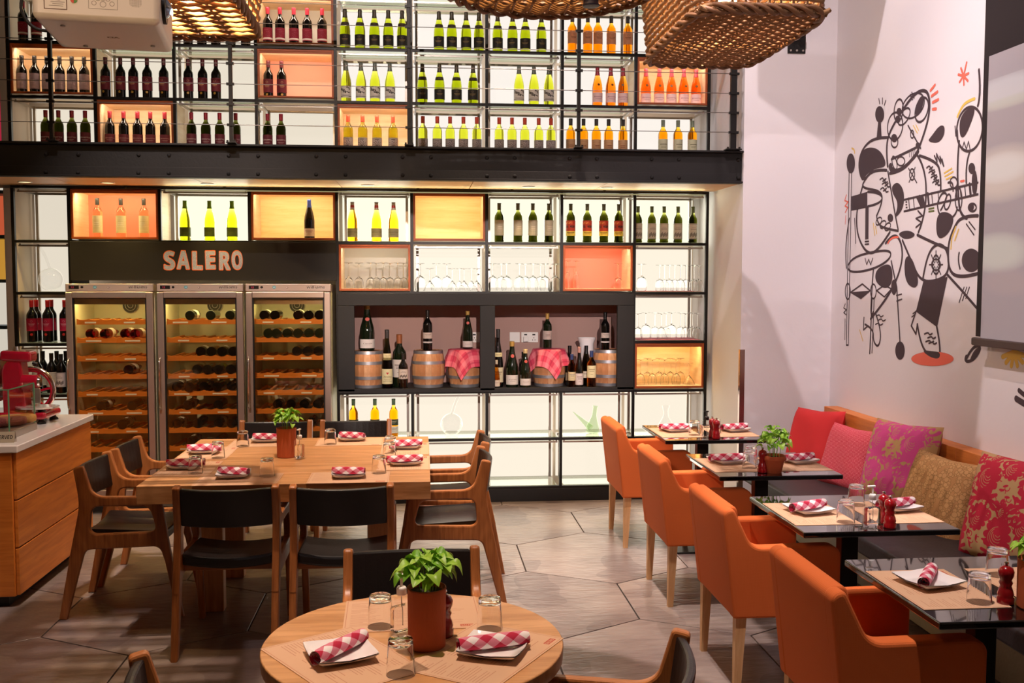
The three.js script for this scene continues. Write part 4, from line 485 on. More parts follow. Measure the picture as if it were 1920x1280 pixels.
{ const p = at(1100, 640, 'z', -7.98), o = thing('white_vase', 'plain white flared ceramic vase behind the niche bottles', 'vase', p.x, NB, -7.98); mesh('vessel', lathe([[0, 0], [0.06, 0], [0.062, 0.02], [0.055, 0.2], [0.058, 0.33], [0.078, 0.375], [0.072, 0.375], [0.052, 0.32], [0.05, 0.02], [0, 0.02]], 28), M.white, o); }
// ---------------------------------------------------------------- wine fridges
const headTex = canvas(1024, 96, (g, w, h) => { g.fillStyle = '#b5a49c'; g.fillRect(0, 0, w, h); g.fillStyle = '#171214'; g.fillRect(34, 20, 120, 50); g.fillStyle = '#e23a6a'; g.font = 'bold 34px sans-serif'; g.fillText('12', 58, 58); g.fillStyle = '#171214'; g.beginPath(); g.arc(190, 44, 17, 0, 7); g.fill(); g.fillStyle = '#4fa3b8'; g.beginPath(); g.arc(342, 44, 22, 0, 7); g.fill(); g.fillStyle = '#d8ecec'; g.font = 'bold 24px sans-serif'; g.fillText('43', 328, 53); g.fillStyle = '#8a7a74'; g.beginPath(); g.arc(500, 48, 14, 0, 7); g.fill(); g.fillStyle = '#efe8e4'; g.beginPath(); g.arc(497, 45, 7, 0, 7); g.fill(); g.font = 'bold 56px sans-serif'; g.fillStyle = '#f2ece6'; g.fillText('williams', 742, 66); g.fillStyle = '#2a2022'; g.fillText('williams', 740, 63); });
const headMat = std(0xffffff, 0.4, { map: headTex, metalness: 0.35 });
const inner = std(0xc9c6a8, 0.5);
const RACKY = [1.42, 1.284, 1.148, 1.014, 0.884, 0.744, 0.606, 0.468, 0.33];
const rackGeo = (() => { const p = [bx(0.52, 0.03, 0.018)]; for (let k = 0; k < 7; k++) p.push(moved(bx(0.02, 0.02, 0.42), -0.24 + k * 0.08, 0.006, -0.22)); p.push(moved(bx(0.52, 0.02, 0.018), 0, 0, -0.42)); const s = new THREE.Shape(); s.moveTo(-0.26, 0); for (let k = 0; k < 6; k++) { const x = -0.26 + k * 0.0867; s.lineTo(x, 0.014); s.quadraticCurveTo(x + 0.043, -0.006, x + 0.0867, 0.014); } s.lineTo(0.26, 0); p.push(moved(uvm(new THREE.ExtrudeGeometry(s, { depth: 0.014, bevelEnabled: false, curveSegments: 4 })), 0, 0.014, -0.007)); return join(p); })();
const lieGeo = bottleGeo.bordeaux;
[[-2.587, -1.962, 'left'], [-1.938, -1.313, 'middle'], [-1.297, -0.672, 'right']].forEach(([x0, x1, side], n) => {
  const f = thing('wine_fridge', side + ' stainless steel glass door wine fridge with wooden racks', 'fridge', (x0 + x1) / 2, 0, -7.55), w = x1 - x0;
  for (const s of [-1, 1]) mesh('side_wall', bx(0.03, 1.5, 0.5), inner, f, s * (w / 2 - 0.018), 0.9, -0.3);
  mesh('back_wall', bx(w - 0.02, 1.52, 0.02), inner, f, 0, 0.9, -0.54); mesh('cabinet_floor', bx(w - 0.06, 0.03, 0.5), M.fridgeSteel, f, 0, 0.15, -0.3); mesh('cabinet_top', bx(w, 0.05, 0.53), M.fridgeSteel, f, 0, 1.675, -0.29); mesh('top_baffle', bx(w - 0.08, 0.06, 0.01), M.fridgeSteel, f, 0, 1.585, -0.06);
  const fan = mesh('fan_grille', moved(cyl(0.062, 0.062, 0.012, 24), 0, 0, 0, Math.PI / 2), std(0x2c2a24, 0.6), f, 0.0, 1.535, -0.525); for (const r of [0.06, 0.04, 0.02]) mesh('grille_ring', new THREE.TorusGeometry(r, 0.002, 5, 24), M.steel, fan, 0, 0, 0.008);
  mesh('header', box(w, 0.054, 0.03, 0.004), M.fridgeSteel, f, 0, 1.68, -0.012); mesh('control_strip', new THREE.PlaneGeometry(w - 0.01, 0.048), headMat, f, 0, 1.68, 0.0042);
  for (const s of [-1, 1]) mesh('door_stile', box(0.046, 1.52, 0.035, 0.005, 1), M.fridgeSteel, f, s * (w / 2 - 0.026), 0.885, 0); for (const [y, h] of [[1.626, 0.046], [0.15, 0.06]]) mesh('door_rail', box(w - 0.1, h, 0.035, 0.005), M.fridgeSteel, f, 0, y, 0);
  for (const s of [-1, 1]) mesh('gasket', bx(0.01, 1.43, 0.02), M.black, f, s * (w / 2 - 0.054), 0.89, -0.004); mesh('gasket', bx(w - 0.1, 0.008, 0.02), M.black, f, 0, 1.6, -0.004);
  mesh('door_pane', bx(w - 0.105, 1.42, 0.004), M.paneGlass, f, 0, 0.89, 0.002);
  mesh('handle', tube([[-w / 2 + 0.02, 0.78, 0.018], [-w / 2 + 0.02, 0.8, 0.05], [-w / 2 + 0.02, 1.0, 0.062], [-w / 2 + 0.02, 1.14, 0.05], [-w / 2 + 0.02, 1.16, 0.018]], 0.007, 20, 8), M.chrome, f);
  mesh('base_grille', bx(w - 0.02, 0.1, 0.03), M.black, f, 0, 0.065, -0.03); for (const s of [-1, 1]) mesh('foot', cyl(0.02, 0.02, 0.02, 12), M.black, f, s * 0.25, 0.01, -0.05);
  RACKY.forEach((y, r) => { const k = mesh('wine_rack', rackGeo, M.rackWood, f, 0, y, -0.07); if ((r + n) % 4 !== 3) for (const x of r % 2 ? [-0.14, 0.14] : [-0.16, 0.12]) mesh('rack_label', bx(0.08 + 0.03 * ((r + n) % 2), 0.011, 0.002), M.paper, k, x, 0, 0.0105); });
  mesh('lamp_strip', bx(w - 0.12, 0.01, 0.02), glow(0xf2ffce, 2.4), f, 0, 1.6, -0.1); const l = new THREE.RectAreaLight(0xf8e6a0, 36, w - 0.12, 0.04); l.position.set((x0 + x1) / 2, 1.592, -7.66); l.lookAt(l.position.x, 0, -8.0); l.name = 'fridge_lamp'; scene.add(l);
  const rows = { left: [[1, [-0.17, -0.06, 0.08, 0.16], 'rose'], [3, [0.1], 'dark'], [5, [-0.1, 0.12], 'dark'], [6, [0.05], 'dark']], middle: [[0, [-0.09, 0.06, 0.2], 'darkGreen'], [2, [-0.02, 0.06, 0.14, 0.22], 'green'], [3, [-0.05, 0.03, 0.11, 0.2], 'dark'], [4, [-0.2, -0.1, 0, 0.1, 0.2], 'dark'], [5, [-0.12, 0.1], 'dark'], [6, [-0.2, -0.05, 0.1, 0.2], 'dark'], [7, [-0.1, 0.1], 'dark']], right: [[0, [-0.19, -0.11, 0.06, 0.14, 0.22], 'oliveDark'], [1, [-0.16, -0.1, -0.02, 0.06, 0.14, 0.22], 'darkGreen'], [2, [0.05, 0.13, 0.21], 'dark'], [5, [-0.1, 0.0, 0.1, 0.2], 'dark'], [6, [-0.05, 0.15], 'dark']] }[side];
  for (const [r, xs, fill] of rows) xs.forEach((x, i) => { const o = thing('lying_bottle', 'wine bottle lying ' + ORD[i] + ' from left on ' + ORD[r] + ' rack of ' + side + ' fridge', 'bottle', (x0 + x1) / 2 + x, RACKY[r] + 0.052, -7.6 - rr(0, 0.03), 0, 'bottles lying in the ' + side + ' fridge'); o.rotation.set(-Math.PI / 2, 0, 0); mesh('glass', lieGeo, fill === 'rose' ? FILL.amber : FILL[fill], o); if (i % 2 === 0 || fill === 'rose') mesh('label', labelGeo(0.0376, 0.08, 5), lab('#d8d2c0', '#8a8270', 'small'), o, 0, 0.12, 0); mesh('capsule', capGeo.bordeaux, foil(0x6a1420), o); });
});
// ---------------------------------------------------------------- blue framed lit shelf far on the left
{ const s = thing('blue_shelf', 'blue framed lit shelf seen past the left end of the wine shelves', 'shelf', -3.95, 0, -9.7), cols = [0xfff4e0, 0xe86a44, 0xe8a840, 0xfff4e0, 0xc8304a, 0xfff4e0, 0xfff4e0], ys = [0.1, 0.72, 1.3, 1.72, 2.12, 2.52, 2.95, 3.5];
  for (let c = 0; c <= 4; c++) mesh('frame_post', bx(0.03, 3.4, 0.3), M.blue, s, -0.6 + c * 0.28, 1.8, 0.15); ys.forEach((y) => mesh('frame_rail', bx(1.15, 0.03, 0.3), M.blue, s, -0.04, y, 0.15));
  for (let r = 0; r < 7; r++) for (let c = 0; c < 4; c++) mesh('light_panel', bx(0.25, ys[r + 1] - ys[r] - 0.03, 0.01), panelMat(cols[[0, 0, 3, 2, 1, 0, 4][r] + (c === 1 && r === 4 ? 3 : 0)], 0.6), s, -0.46 + c * 0.28, (ys[r] + ys[r + 1]) / 2, 0.02); }
// ---------------------------------------------------------------- counter with slicer, case and sign
{ const X1 = -2.13, Z1 = -5.41, Z0 = -6.62, XL = -4.2, cx = (X1 + XL) / 2, cz = (Z0 + Z1) / 2, W = X1 - XL, D = Z1 - Z0;
  const c = thing('counter', 'honey wood service counter with three long drawer fronts', 'counter', cx, 0, cz); mesh('body', box(W - 0.02, 0.77, D - 0.02, 0.002), M.counterWood, c, -0.01, 0.445, 0); mesh('kick_plate', bx(W - 0.08, 0.06, D - 0.08), M.black, c, -0.03, 0.03, 0);
  for (let k = 0; k < 3; k++) mesh('drawer_front', box(0.018, 0.25, D - 0.02, 0.003, 2, k * 0.3, k * 0.41), M.counterWood, c, W / 2 - 0.009, 0.19 + k * 0.257, 0); mesh('front_panel', box(W - 0.02, 0.77, 0.018, 0.003, 0, 0.3), M.counterWood, c, -0.012, 0.445, D / 2 - 0.009);
  const t = mesh('worktop', box(W + 0.02, 0.04, D + 0.02, 0.006), M.stone, null, cx + 0.005, 0.85, cz); tag(t, 'white stone slab lying on the wooden counter', 'worktop');
  const TOP = 0.871;
  const s = thing('meat_slicer', 'red flywheel meat slicer standing on the white counter', 'slicer', -2.44, TOP, -6.3); s.scale.setScalar(0.92);
  mesh('base', box(0.42, 0.05, 0.3, 0.02), M.slicerRed, s, 0, 0.055, 0); for (const [x, z] of [[-0.17, 0.11], [0.17, 0.11], [-0.17, -0.11], [0.17, -0.11]]) mesh('foot', lathe([[0, 0], [0.028, 0], [0.026, 0.012], [0.014, 0.02], [0.014, 0.036], [0, 0.036]], 16), M.rubber, s, x, 0, z);
  mesh('column', extrude(rounded([[-0.07, 0, 0.02], [-0.075, 0.3, 0.03], [-0.02, 0.38, 0.05], [0.045, 0.38, 0.03], [0.06, 0.25, 0.05], [0.075, 0, 0.02]]), 0.13, 0.015, [], 2), M.slicerRed, s, -0.02, 0.06, 0); mesh('head_cover', box(0.2, 0.07, 0.13, 0.02), M.slicerRed, s, 0.0, 0.44, 0.01, 0, 0, -0.05); mesh('top_knob', cyl(0.016, 0.02, 0.025, 14), M.chrome, s, -0.02, 0.49, 0); mesh('sharpener_knob', cyl(0.012, 0.012, 0.03, 10), M.black, s, 0.11, 0.39, 0.03, 0, 0, 1.2);
  const bl = mesh('blade', moved(cyl(0.125, 0.125, 0.008, 40), 0, 0, 0, 0, 0, Math.PI / 2), M.chrome, s, -0.115, 0.29, 0.0); mesh('blade_guard', moved(new THREE.TorusGeometry(0.135, 0.016, 10, 40), 0, 0, 0, 0, Math.PI / 2, 0), M.slicerRed, bl, -0.012, 0, 0);
  mesh('drive_hub', moved(cyl(0.045, 0.05, 0.1, 24), 0, 0, 0, 0, 0, -Math.PI / 2), M.slicerRed, s, 0.085, 0.27, 0.04); mesh('hub_cap', moved(cyl(0.03, 0.034, 0.012, 24), 0, 0, 0, 0, 0, -Math.PI / 2), M.chrome, s, 0.142, 0.27, 0.04); mesh('lever', box(0.05, 0.1, 0.012, 0.004), M.steel, s, 0.13, 0.18, 0.07);
  const fw = mesh('flywheel', new THREE.TorusGeometry(0.15, 0.014, 12, 48), M.chrome, s, 0.0, 0.19, -0.19); mesh('inner_ring', new THREE.TorusGeometry(0.133, 0.009, 8, 40), M.slicerRed, fw); for (let k = 0; k < 6; k++) mesh('spoke', box(0.11, 0.016, 0.012, 0.003), M.slicerRed, fw, 0.072 * Math.cos(k * 1.047), 0.072 * Math.sin(k * 1.047), 0, 0, 0, k * 1.047 + 0.25); mesh('axle', moved(cyl(0.02, 0.02, 0.12, 14), 0, 0, 0.05, Math.PI / 2), M.chrome, fw); mesh('crank_knob', moved(cyl(0.011, 0.009, 0.07, 12), 0, 0, 0, Math.PI / 2), M.paper, fw, 0.11, -0.08, -0.04);
  const tr = mesh('carriage', moved(cyl(0.12, 0.115, 0.012, 32), 0, 0, 0).scale(1.15, 1, 0.85), phy(0xe2dcda, 0.15, { metalness: 0.5 }), s, 0.13, 0.105, 0.06); mesh('carriage_post', cyl(0.018, 0.024, 0.05, 14), M.black, tr, 0.03, -0.03, 0.02);
  const k = thing('display_case', 'small glass display case with steel base on the counter', 'display case', -2.44, TOP, -5.8), gw = 0.4, gd = 0.36, gh = 0.23;
  mesh('base', box(gw + 0.02, 0.04, gd + 0.02, 0.004), M.steel, k, 0, 0.02, 0); for (const sx of [-1, 1]) mesh('side_pane', bx(0.005, gh, gd), M.glass, k, sx * gw / 2, 0.04 + gh / 2, 0); for (const sz of [-1, 1]) mesh('end_pane', bx(gw, gh, 0.005), M.glass, k, 0, 0.04 + gh / 2, sz * gd / 2); mesh('lid_pane', bx(gw, 0.005, gd), M.glass, k, 0, 0.04 + gh, 0); for (const sz of [-1, 1]) mesh('glass_edge', bx(0.006, gh, 0.006), M.greenEdge, k, gw / 2, 0.04 + gh / 2, sz * gd / 2); mesh('glass_edge', bx(0.006, 0.006, gd), M.greenEdge, k, gw / 2, 0.04 + gh, 0); mesh('glass_edge', bx(gw, 0.006, 0.006), M.greenEdge, k, 0, 0.04 + gh, gd / 2);
  const salami = lathe([[0, -0.12], [0.02, -0.115], [0.028, -0.08], [0.03, 0.06], [0.02, 0.11], [0, 0.12]], 14); [[0.02, 0.08, 0x6a2420, 'dark red cured sausage in the glass case'], [0.1, 0.0, 0x8a4a34, 'brown cured sausage in the glass case'], [0.12, -0.09, 0xb0803c, 'golden cured sausage nearest the case corner']].forEach(([dx, dz, c2, lbl]) => { const o = mesh('sausage', salami, std(c2, 0.7, { bumpMap: rep(noiseBump, 2), bumpScale: 0.003 }), null, -2.44 + dx, TOP + 0.072, -5.8 + dz, 0, 0.6, Math.PI / 2); tag(o, lbl, 'sausage'); });
  const sg = thing('tent_sign', 'small metal tent sign reading RESERVED on the counter edge', 'sign', -2.235, TOP, -5.52, 0.05); const st = canvas(256, 96, (g, w, h) => { g.fillStyle = '#b8ab94'; g.fillRect(0, 0, w, h); g.fillStyle = '#1a1614'; g.font = 'bold 46px sans-serif'; g.textAlign = 'center'; g.fillText('RESERVED', 128, 64, 236); }); mesh('front_face', uvFace(0.13, 0.06), std(0xffffff, 0.35, { map: st, metalness: 0.3 }), sg, 0, 0.028, 0.014, -0.35); mesh('rear_face', bx(0.13, 0.06, 0.002), M.steel, sg, 0, 0.028, -0.008, 0.35); }
function uvFace(w, h) { return new THREE.PlaneGeometry(w, h); }

// ---------------------------------------------------------------- dining chairs
const sideways = (g) => g.rotateY(-Math.PI / 2);
const DC = (() => {
  const frame = rounded([[0.035, 0.3, 0], [0.097, 0.595, 0.06], [0.068, 0.785, 0.015], [0.118, 0.795, 0.015], [0.158, 0.66, 0.05], [0.2, 0.635, 0.03], [0.46, 0.632, 0.04], [0.505, 0.6, 0.03], [0.55, 0.3, 0], [0.512, 0.3, 0], [0.49, 0.372, 0.06], [0.12, 0.362, 0.06], [0.1, 0.3, 0]]);
  const hole = rounded([[0.142, 0.442, 0.045], [0.478, 0.45, 0.04], [0.442, 0.582, 0.04], [0.155, 0.586, 0.045]], THREE.Path);
  const wood = (g) => uvm(sideways(g), 1, 1.5); const T = 0.034;
  const arc = (w, sag, t, n = 10) => { const p = []; for (let i = 0; i <= n; i++) { const u = i / n * 2 - 1; p.push([u * w, -sag * (1 - u * u)]); } for (let i = n; i >= 0; i--) { const u = i / n * 2 - 1; p.push([u * w, -sag * (1 - u * u) - t]); } return p; };
  return { frame: wood(extrude(frame, T, 0.008, [hole], 2)), rear: wood(extrude([[0.042, 0.33], [-0.02, 0], [0.019, 0], [0.109, 0.33]], T, 0.008, [], 2)), front: wood(extrude([[0.507, 0.33], [0.572, 0], [0.604, 0], [0.546, 0.33]], T, 0.008, [], 2)),
    back: extrude(arc(0.208, 0.035, 0.026), 0.18, 0.008, [], 2).rotateX(Math.PI / 2), seat: extrude(arc(0.208, 0.022, 0.05), 0.4, 0.012, [], 2) };
})();
function makeChair(label) {
  const o = thing('dining_chair', label, 'chair', 0, 0, 0, 0, 'teak dining chairs');
  for (const s of [-1, 1]) { mesh('side_frame', DC.frame, M.teak, o, s * 0.225, 0, -0.29); mesh('leg', DC.rear, M.teak, o, s * 0.225, 0, -0.29); mesh('leg', DC.front, M.teak, o, s * 0.225, 0, -0.29); }
  mesh('backrest', DC.back, M.leather, o, 0, 0.69, -0.172, -0.13); mesh('seat', DC.seat, M.leather, o, 0, 0.455, 0.015, 0.05); mesh('back_rail', box(0.43, 0.03, 0.02, 0.004), M.teak, o, 0, 0.395, -0.15); mesh('front_rail', box(0.43, 0.03, 0.02, 0.004), M.teak, o, 0, 0.395, 0.17);
  return o;
}
// chairs: top of the back at (x, z), facing turn
const chairs = [
  ['black leather teak dining chair nearest the wooden counter, arm under the square table', -1.735, -5.43, Math.PI / 2], ['black leather teak chair behind the one nearest the counter', -1.72, -5.97, Math.PI / 2],
  ['black leather teak chair with back to viewer, left one at the square table', -0.905, -4.68, Math.PI], ['black leather teak chair with back to viewer, right one at the square table', -0.372, -4.66, Math.PI],
  ['teak chair at the right side of the square table, nearer one', 0.335, -5.44, -Math.PI / 2], ['teak chair at the right side of the square table, farther one', 0.37, -6.03, -Math.PI / 2],
  ['leather backed teak chair at far side of square table behind the basil pot', -0.98, -6.82, 0], ['leather backed teak chair at far side of square table, right one', -0.445, -6.82, 0],
  ['leather backed teak chair behind the round table', -0.036, -3.525, 0.02], ['teak chair cut off at bottom left beside the round table', -0.653, -2.366, 1.88], ['teak chair cut off at bottom right beside the round table', 0.633, -2.406, -1.88],
];
let chair0; chairs.forEach(([lbl, x, z, t], i) => { const back = 0.19, X = x + Math.sin(t) * back, Z = z + Math.cos(t) * back; if (!i) { chair0 = makeChair(lbl); chair0.position.set(X, 0, Z); chair0.rotation.y = t; } else dup(chair0, lbl, X, 0, Z, t); });

// ---------------------------------------------------------------- tables
const TX = -0.663, TZ = -5.585;
{ const t = thing('dining_table', 'large square oak dining table with thick top', 'table', TX, 0, TZ); for (let k = 0; k < 5; k++) mesh('board', box(1.412, 0.09, 0.2815, 0.003, 0, k * 0.43, k * 0.29), M.oak, t, 0, 0.705, -0.5644 + k * 0.2822); for (const x of [-0.43, 0.43]) { for (const z of [-0.3, 0.3]) mesh('leg', box(0.11, 0.66, 0.075, 0.006, 1, x), M.oak, t, x, 0.33, z); mesh('foot_beam', box(0.11, 0.06, 0.7, 0.005, 2), M.oak, t, x, 0.62, 0); } }
const RX = -0.024, RZ = -2.712;
{ const t = thing('round_table', 'round oak table in the foreground', 'table', RX, 0, RZ); mesh('table_top', uvm(lathe([[0, 0.705], [0.405, 0.705], [0.412, 0.71], [0.414, 0.745], [0.41, 0.75], [0, 0.75]], 72), 0), M.oak, t); mesh('column', cyl(0.04, 0.04, 0.69, 20), M.blackMetal, t, 0, 0.36, 0); mesh('base', lathe([[0, 0], [0.26, 0], [0.26, 0.008], [0.06, 0.02], [0, 0.02]], 40), M.blackMetal, t); }
const BT = [[-6.325, 'farthest small black glass top table by the shelves'], [-5.2, 'small black glass top table carrying the small basil pot'], [-4.085, 'small black glass top table with clear sanitizer and two pepper mills'], [-3.05, 'nearest small black glass top table at right edge']];
let bt0; BT.forEach(([z, lbl]) => { if (bt0) return dup(bt0, lbl, 1.827, 0, z); const t = bt0 = thing('bistro_table', lbl, 'table', 1.827, 0, z, 0, 'black glass tables along the bench'); mesh('table_top', box(0.65, 0.024, 0.66, 0.006), M.blackGlass, t, 0, 0.738, 0); mesh('column', box(0.075, 0.72, 0.06, 0.004), M.blackMetal, t, 0, 0.366, 0); mesh('base', box(0.42, 0.012, 0.42, 0.004), M.blackMetal, t, 0, 0.006, 0); });

// ---------------------------------------------------------------- orange armchairs
{ const arm = rounded([[0, 0.332, 0.01], [-0.052, 0.786, 0.03], [-0.008, 0.802, 0.03], [0.075, 0.632, 0.05], [0.42, 0.637, 0.03], [0.457, 0.61, 0.03], [0.457, 0.332, 0.01]]), back = rounded([[0.002, 0.332, 0.01], [-0.052, 0.788, 0.03], [0.02, 0.805, 0.035], [0.1, 0.36, 0.01]]);
  const fab = (g) => uvm(sideways(g), 1), gArm = fab(extrude(arm, 0.07, 0.014, [], 3)), gBack = fab(extrude(back, 0.46, 0.012, [], 3)), gSeat = uvm(new RoundedBoxGeometry(0.43, 0.13, 0.38, 3, 0.03)), leg = uvm((() => { const g = new THREE.BoxGeometry(0.045, 0.335, 0.045), p = g.attributes.position; for (let i = 0; i < p.count; i++) if (p.getY(i) < 0) { p.setX(i, p.getX(i) * 0.62); p.setZ(i, p.getZ(i) * 0.62); } return g; })(), 1);
  let a0; [[-6.545, 'orange upholstered armchair farthest from the viewer by the shelves'], [-5.375, 'second farthest orange upholstered armchair'], [-4.25, 'third orange upholstered armchair, second nearest to the viewer'], [-3.16, 'nearest orange upholstered armchair at bottom right']].forEach(([z, lbl]) => {
    if (a0) return dup(a0, lbl, 1.295, 0, z, Math.PI / 2); const o = a0 = thing('armchair', lbl, 'armchair', 1.295, 0, z, Math.PI / 2, 'orange armchairs along the small tables');
    for (const s of [-1, 1]) mesh('armrest', gArm, M.orange, o, s * 0.246, 0, 0); mesh('backrest', gBack, M.orange, o, 0, 0, 0); mesh('seat', gSeat, M.orange, o, 0, 0.4, 0.265);
    for (const s of [-1, 1]) { mesh('leg', leg, M.legWood, o, s * 0.245, 0.1675, 0.03, 0.03); mesh('leg', leg, M.legWood, o, s * 0.245, 0.1675, 0.42); } }); }

// ---------------------------------------------------------------- wall bench and cushions
{ const b = thing('banquette', 'long built in bench with dark leather seat and wooden backboard', 'bench', 2.6, 0, -4.2), L = 5.3;
  mesh('base_panel', box(0.5, 0.33, L, 0.003, 2), std(0xa09c80, 0.35, { bumpMap: rep(noiseBump, 4), bumpScale: 0.001 }), b, 0.1, 0.2, 0); mesh('kick_plate', bx(0.44, 0.04, L), M.black, b, 0.14, 0.02, 0); mesh('metal_trim', bx(0.006, 0.008, L), M.steel, b, -0.155, 0.366, 0); for (let k = 0; k < 3; k++) mesh('seat_cushion', box(0.68, 0.09, L / 3 - 0.004, 0.02, 2), M.benchLeather, b, -0.075, 0.415, (k - 1) * L / 3); for (let k = 0; k < 3; k++) mesh('backboard', box(0.1, 0.4, L / 3 - 0.002, 0.004, 2, k * 0.31, k * 0.17), M.backboard, b, 0.319, 0.643, (k - 1) * L / 3); }
const damask = (bg, fg) => canvas(512, 512, (g) => { g.fillStyle = bg; g.fillRect(0, 0, 512, 512); g.fillStyle = g.strokeStyle = fg; g.lineCap = 'round';
  const flower = (x, y, R) => { for (let k = 0; k < 12; k++) { const a = k * 0.5236; g.beginPath(); g.ellipse(x + R * 0.62 * Math.cos(a), y + R * 0.8 * Math.sin(a), R * 0.3, R * 0.22, a, 0, 7); g.fill(); } g.beginPath(); g.ellipse(x, y, R * 0.62, R * 0.78, 0, 0, 7); g.fill(); g.save(); g.strokeStyle = bg; g.lineWidth = 3; for (let k = 0; k < 5; k++) { g.beginPath(); g.arc(x, y - R * 0.1 + k * 4, R * (0.15 + k * 0.11), 0.3 + k * 0.4, 2.6 + k * 0.5); g.stroke(); } g.restore(); };
  const swirl = (x, y, r, d) => { g.lineWidth = r * 0.42; g.beginPath(); for (let k = 0; k <= 26; k++) { const a = k * 0.22, q = r * (1 - k * 0.028); g.lineTo(x + d * q * Math.cos(a), y + q * Math.sin(a)); } g.stroke(); };
  const motif = (x, y) => { flower(x, y, 84); flower(x, y + 190, 62); flower(x, y - 118, 34); for (const d of [-1, 1]) { swirl(x + d * 84, y - 88, 34, d); swirl(x + d * 82, y + 118, 30, -d); g.lineWidth = 15; for (let k = 0; k < 4; k++) { g.lineWidth = 20 - k * 3; g.beginPath(); g.moveTo(x + d * 8, y + 100); g.quadraticCurveTo(x + d * (30 + k * 20), y + 60 + k * 22, x + d * (58 + k * 16), y + 30 + k * 46); g.stroke(); } } };
  for (let k = 0; k < 150; k++) { const x = hash(k, 4, 21) * 512, y = hash(k, 5, 21) * 512, a = hash(k, 6, 21) * 6.3; g.beginPath(); g.ellipse(x, y, 15, 6, a, 0, 7); g.fill(); g.lineWidth = 4; g.beginPath(); g.arc(x + 12, y + 8, 13, a, a + 3.4); g.stroke(); } motif(128, 120); motif(384, 120); motif(256, 376); motif(0, 376); motif(512, 376); motif(256, -136); });
const dots = canvas(256, 256, (g) => { g.fillStyle = '#c0263f'; g.fillRect(0, 0, 256, 256); g.fillStyle = '#f0a8ac'; for (let y = 0; y < 32; y++) for (let x = 0; x < 32; x++) { g.beginPath(); g.arc(x * 8 + 4 + (y % 2) * 2, y * 8 + 4, 2.1, 0, 7); g.fill(); } }), rings = canvas(512, 512, (g) => { g.fillStyle = '#a87844'; g.fillRect(0, 0, 512, 512); for (let k = 0; k < 700; k++) { const x = hash(k, 1, 8) * 512, y = hash(k, 2, 8) * 512, r = 6 + hash(k, 3, 8) * 11; g.fillStyle = '#b48650'; g.strokeStyle = '#85602f'; g.lineWidth = 2.5; g.beginPath(); g.arc(x, y, r, 0, 7); g.fill(); g.stroke(); } });
const pillowGeo = (S, T) => { const f = (sg) => surf((u, v) => { const x = u * 2 - 1, y = v * 2 - 1, e = Math.pow(Math.max(0, (1 - x ** 4) * (1 - y ** 4)), 0.5), pin = 1 - 0.07 * (1 - Math.abs(x)) * Math.abs(y) ** 3, pin2 = 1 - 0.07 * (1 - Math.abs(y)) * Math.abs(x) ** 3; return [sg * x * S / 2 * pin2, y * S / 2 * pin, sg * T / 2 * e * (1 + 0.06 * Math.sin(x * 5 + y * 3)), sg > 0 ? u : 1 - u, v]; }, 22, 22); return join([f(1), f(-1)]); };
[['plain bright red cushion at the far end of the bench', 2.70, 0.635, -6.6, 0.45, 0.16, std(0xc8262a, 0.85, { bumpMap: rep(weaveBump, 10), bumpScale: 0.0005 }), -1.2, -0.32, 0.05], ['red cushion with small white dots on the bench', 2.68, 0.617, -5.99, 0.42, 0.14, std(0xffffff, 0.85, { map: rep(dots, 1.6) }), -1.2, -0.32, -0.04], ['tall pink damask cushion standing on the bench', 2.71, 0.683, -5.4, 0.52, 0.15, std(0xffffff, 0.85, { map: damask('#b08a58', '#c2407e') }), -1.3, -0.3, 0.03], ['tan cushion with ring pattern on the bench', 2.66, 0.612, -4.86, 0.46, 0.15, std(0xffffff, 0.8, { map: rings }), -1.25, -0.34, -0.05], ['red and beige damask cushion nearest the viewer', 2.70, 0.68, -4.27, 0.52, 0.15, std(0xffffff, 0.85, { map: damask('#b08e5e', '#b01230') }), -1.3, -0.3, 0.03]].forEach(([lbl, x, y, z, S, T, m, ry, rx, rz]) => { const o = thing('cushion', lbl, 'cushion', x, y, z); o.rotation.order = 'YXZ'; o.rotation.set(rx, ry, rz); mesh('cover', pillowGeo(S, T), m, o); });
// ---------------------------------------------------------------- table settings
const gingham = canvas(128, 128, (g) => { g.fillStyle = '#f3e9ea'; g.fillRect(0, 0, 128, 128); g.fillStyle = 'rgba(190,20,60,0.5)'; g.fillRect(0, 0, 64, 128); g.fillRect(0, 0, 128, 64); g.fillStyle = 'rgba(180,10,50,0.75)'; g.fillRect(0, 0, 64, 64); });
const napMat = std(0xffffff, 0.85, { map: rep(gingham, 19, 19, 0.785), side: THREE.DoubleSide, bumpMap: rep(weaveBump, 40), bumpScale: 0.0003 });
const napGeos = [0.198, 0.168].map((L, k) => { const turns = 2.7; return surf((u, v) => { const a = u * turns * Math.PI * 2 + 0.6, r = (0.0065 + 0.0175 * u) * (1 - 0.16 * Math.pow(Math.abs(v * 2 - 1), 2.5) * (k ? 1 : 0.7)), s = u * u * turns * 0.1; return [(v - 0.5) * L * (1 - 0.06 * (1 - u)), r * Math.sin(a) * 0.94, r * Math.cos(a), s, v * L]; }, 60, 10); });
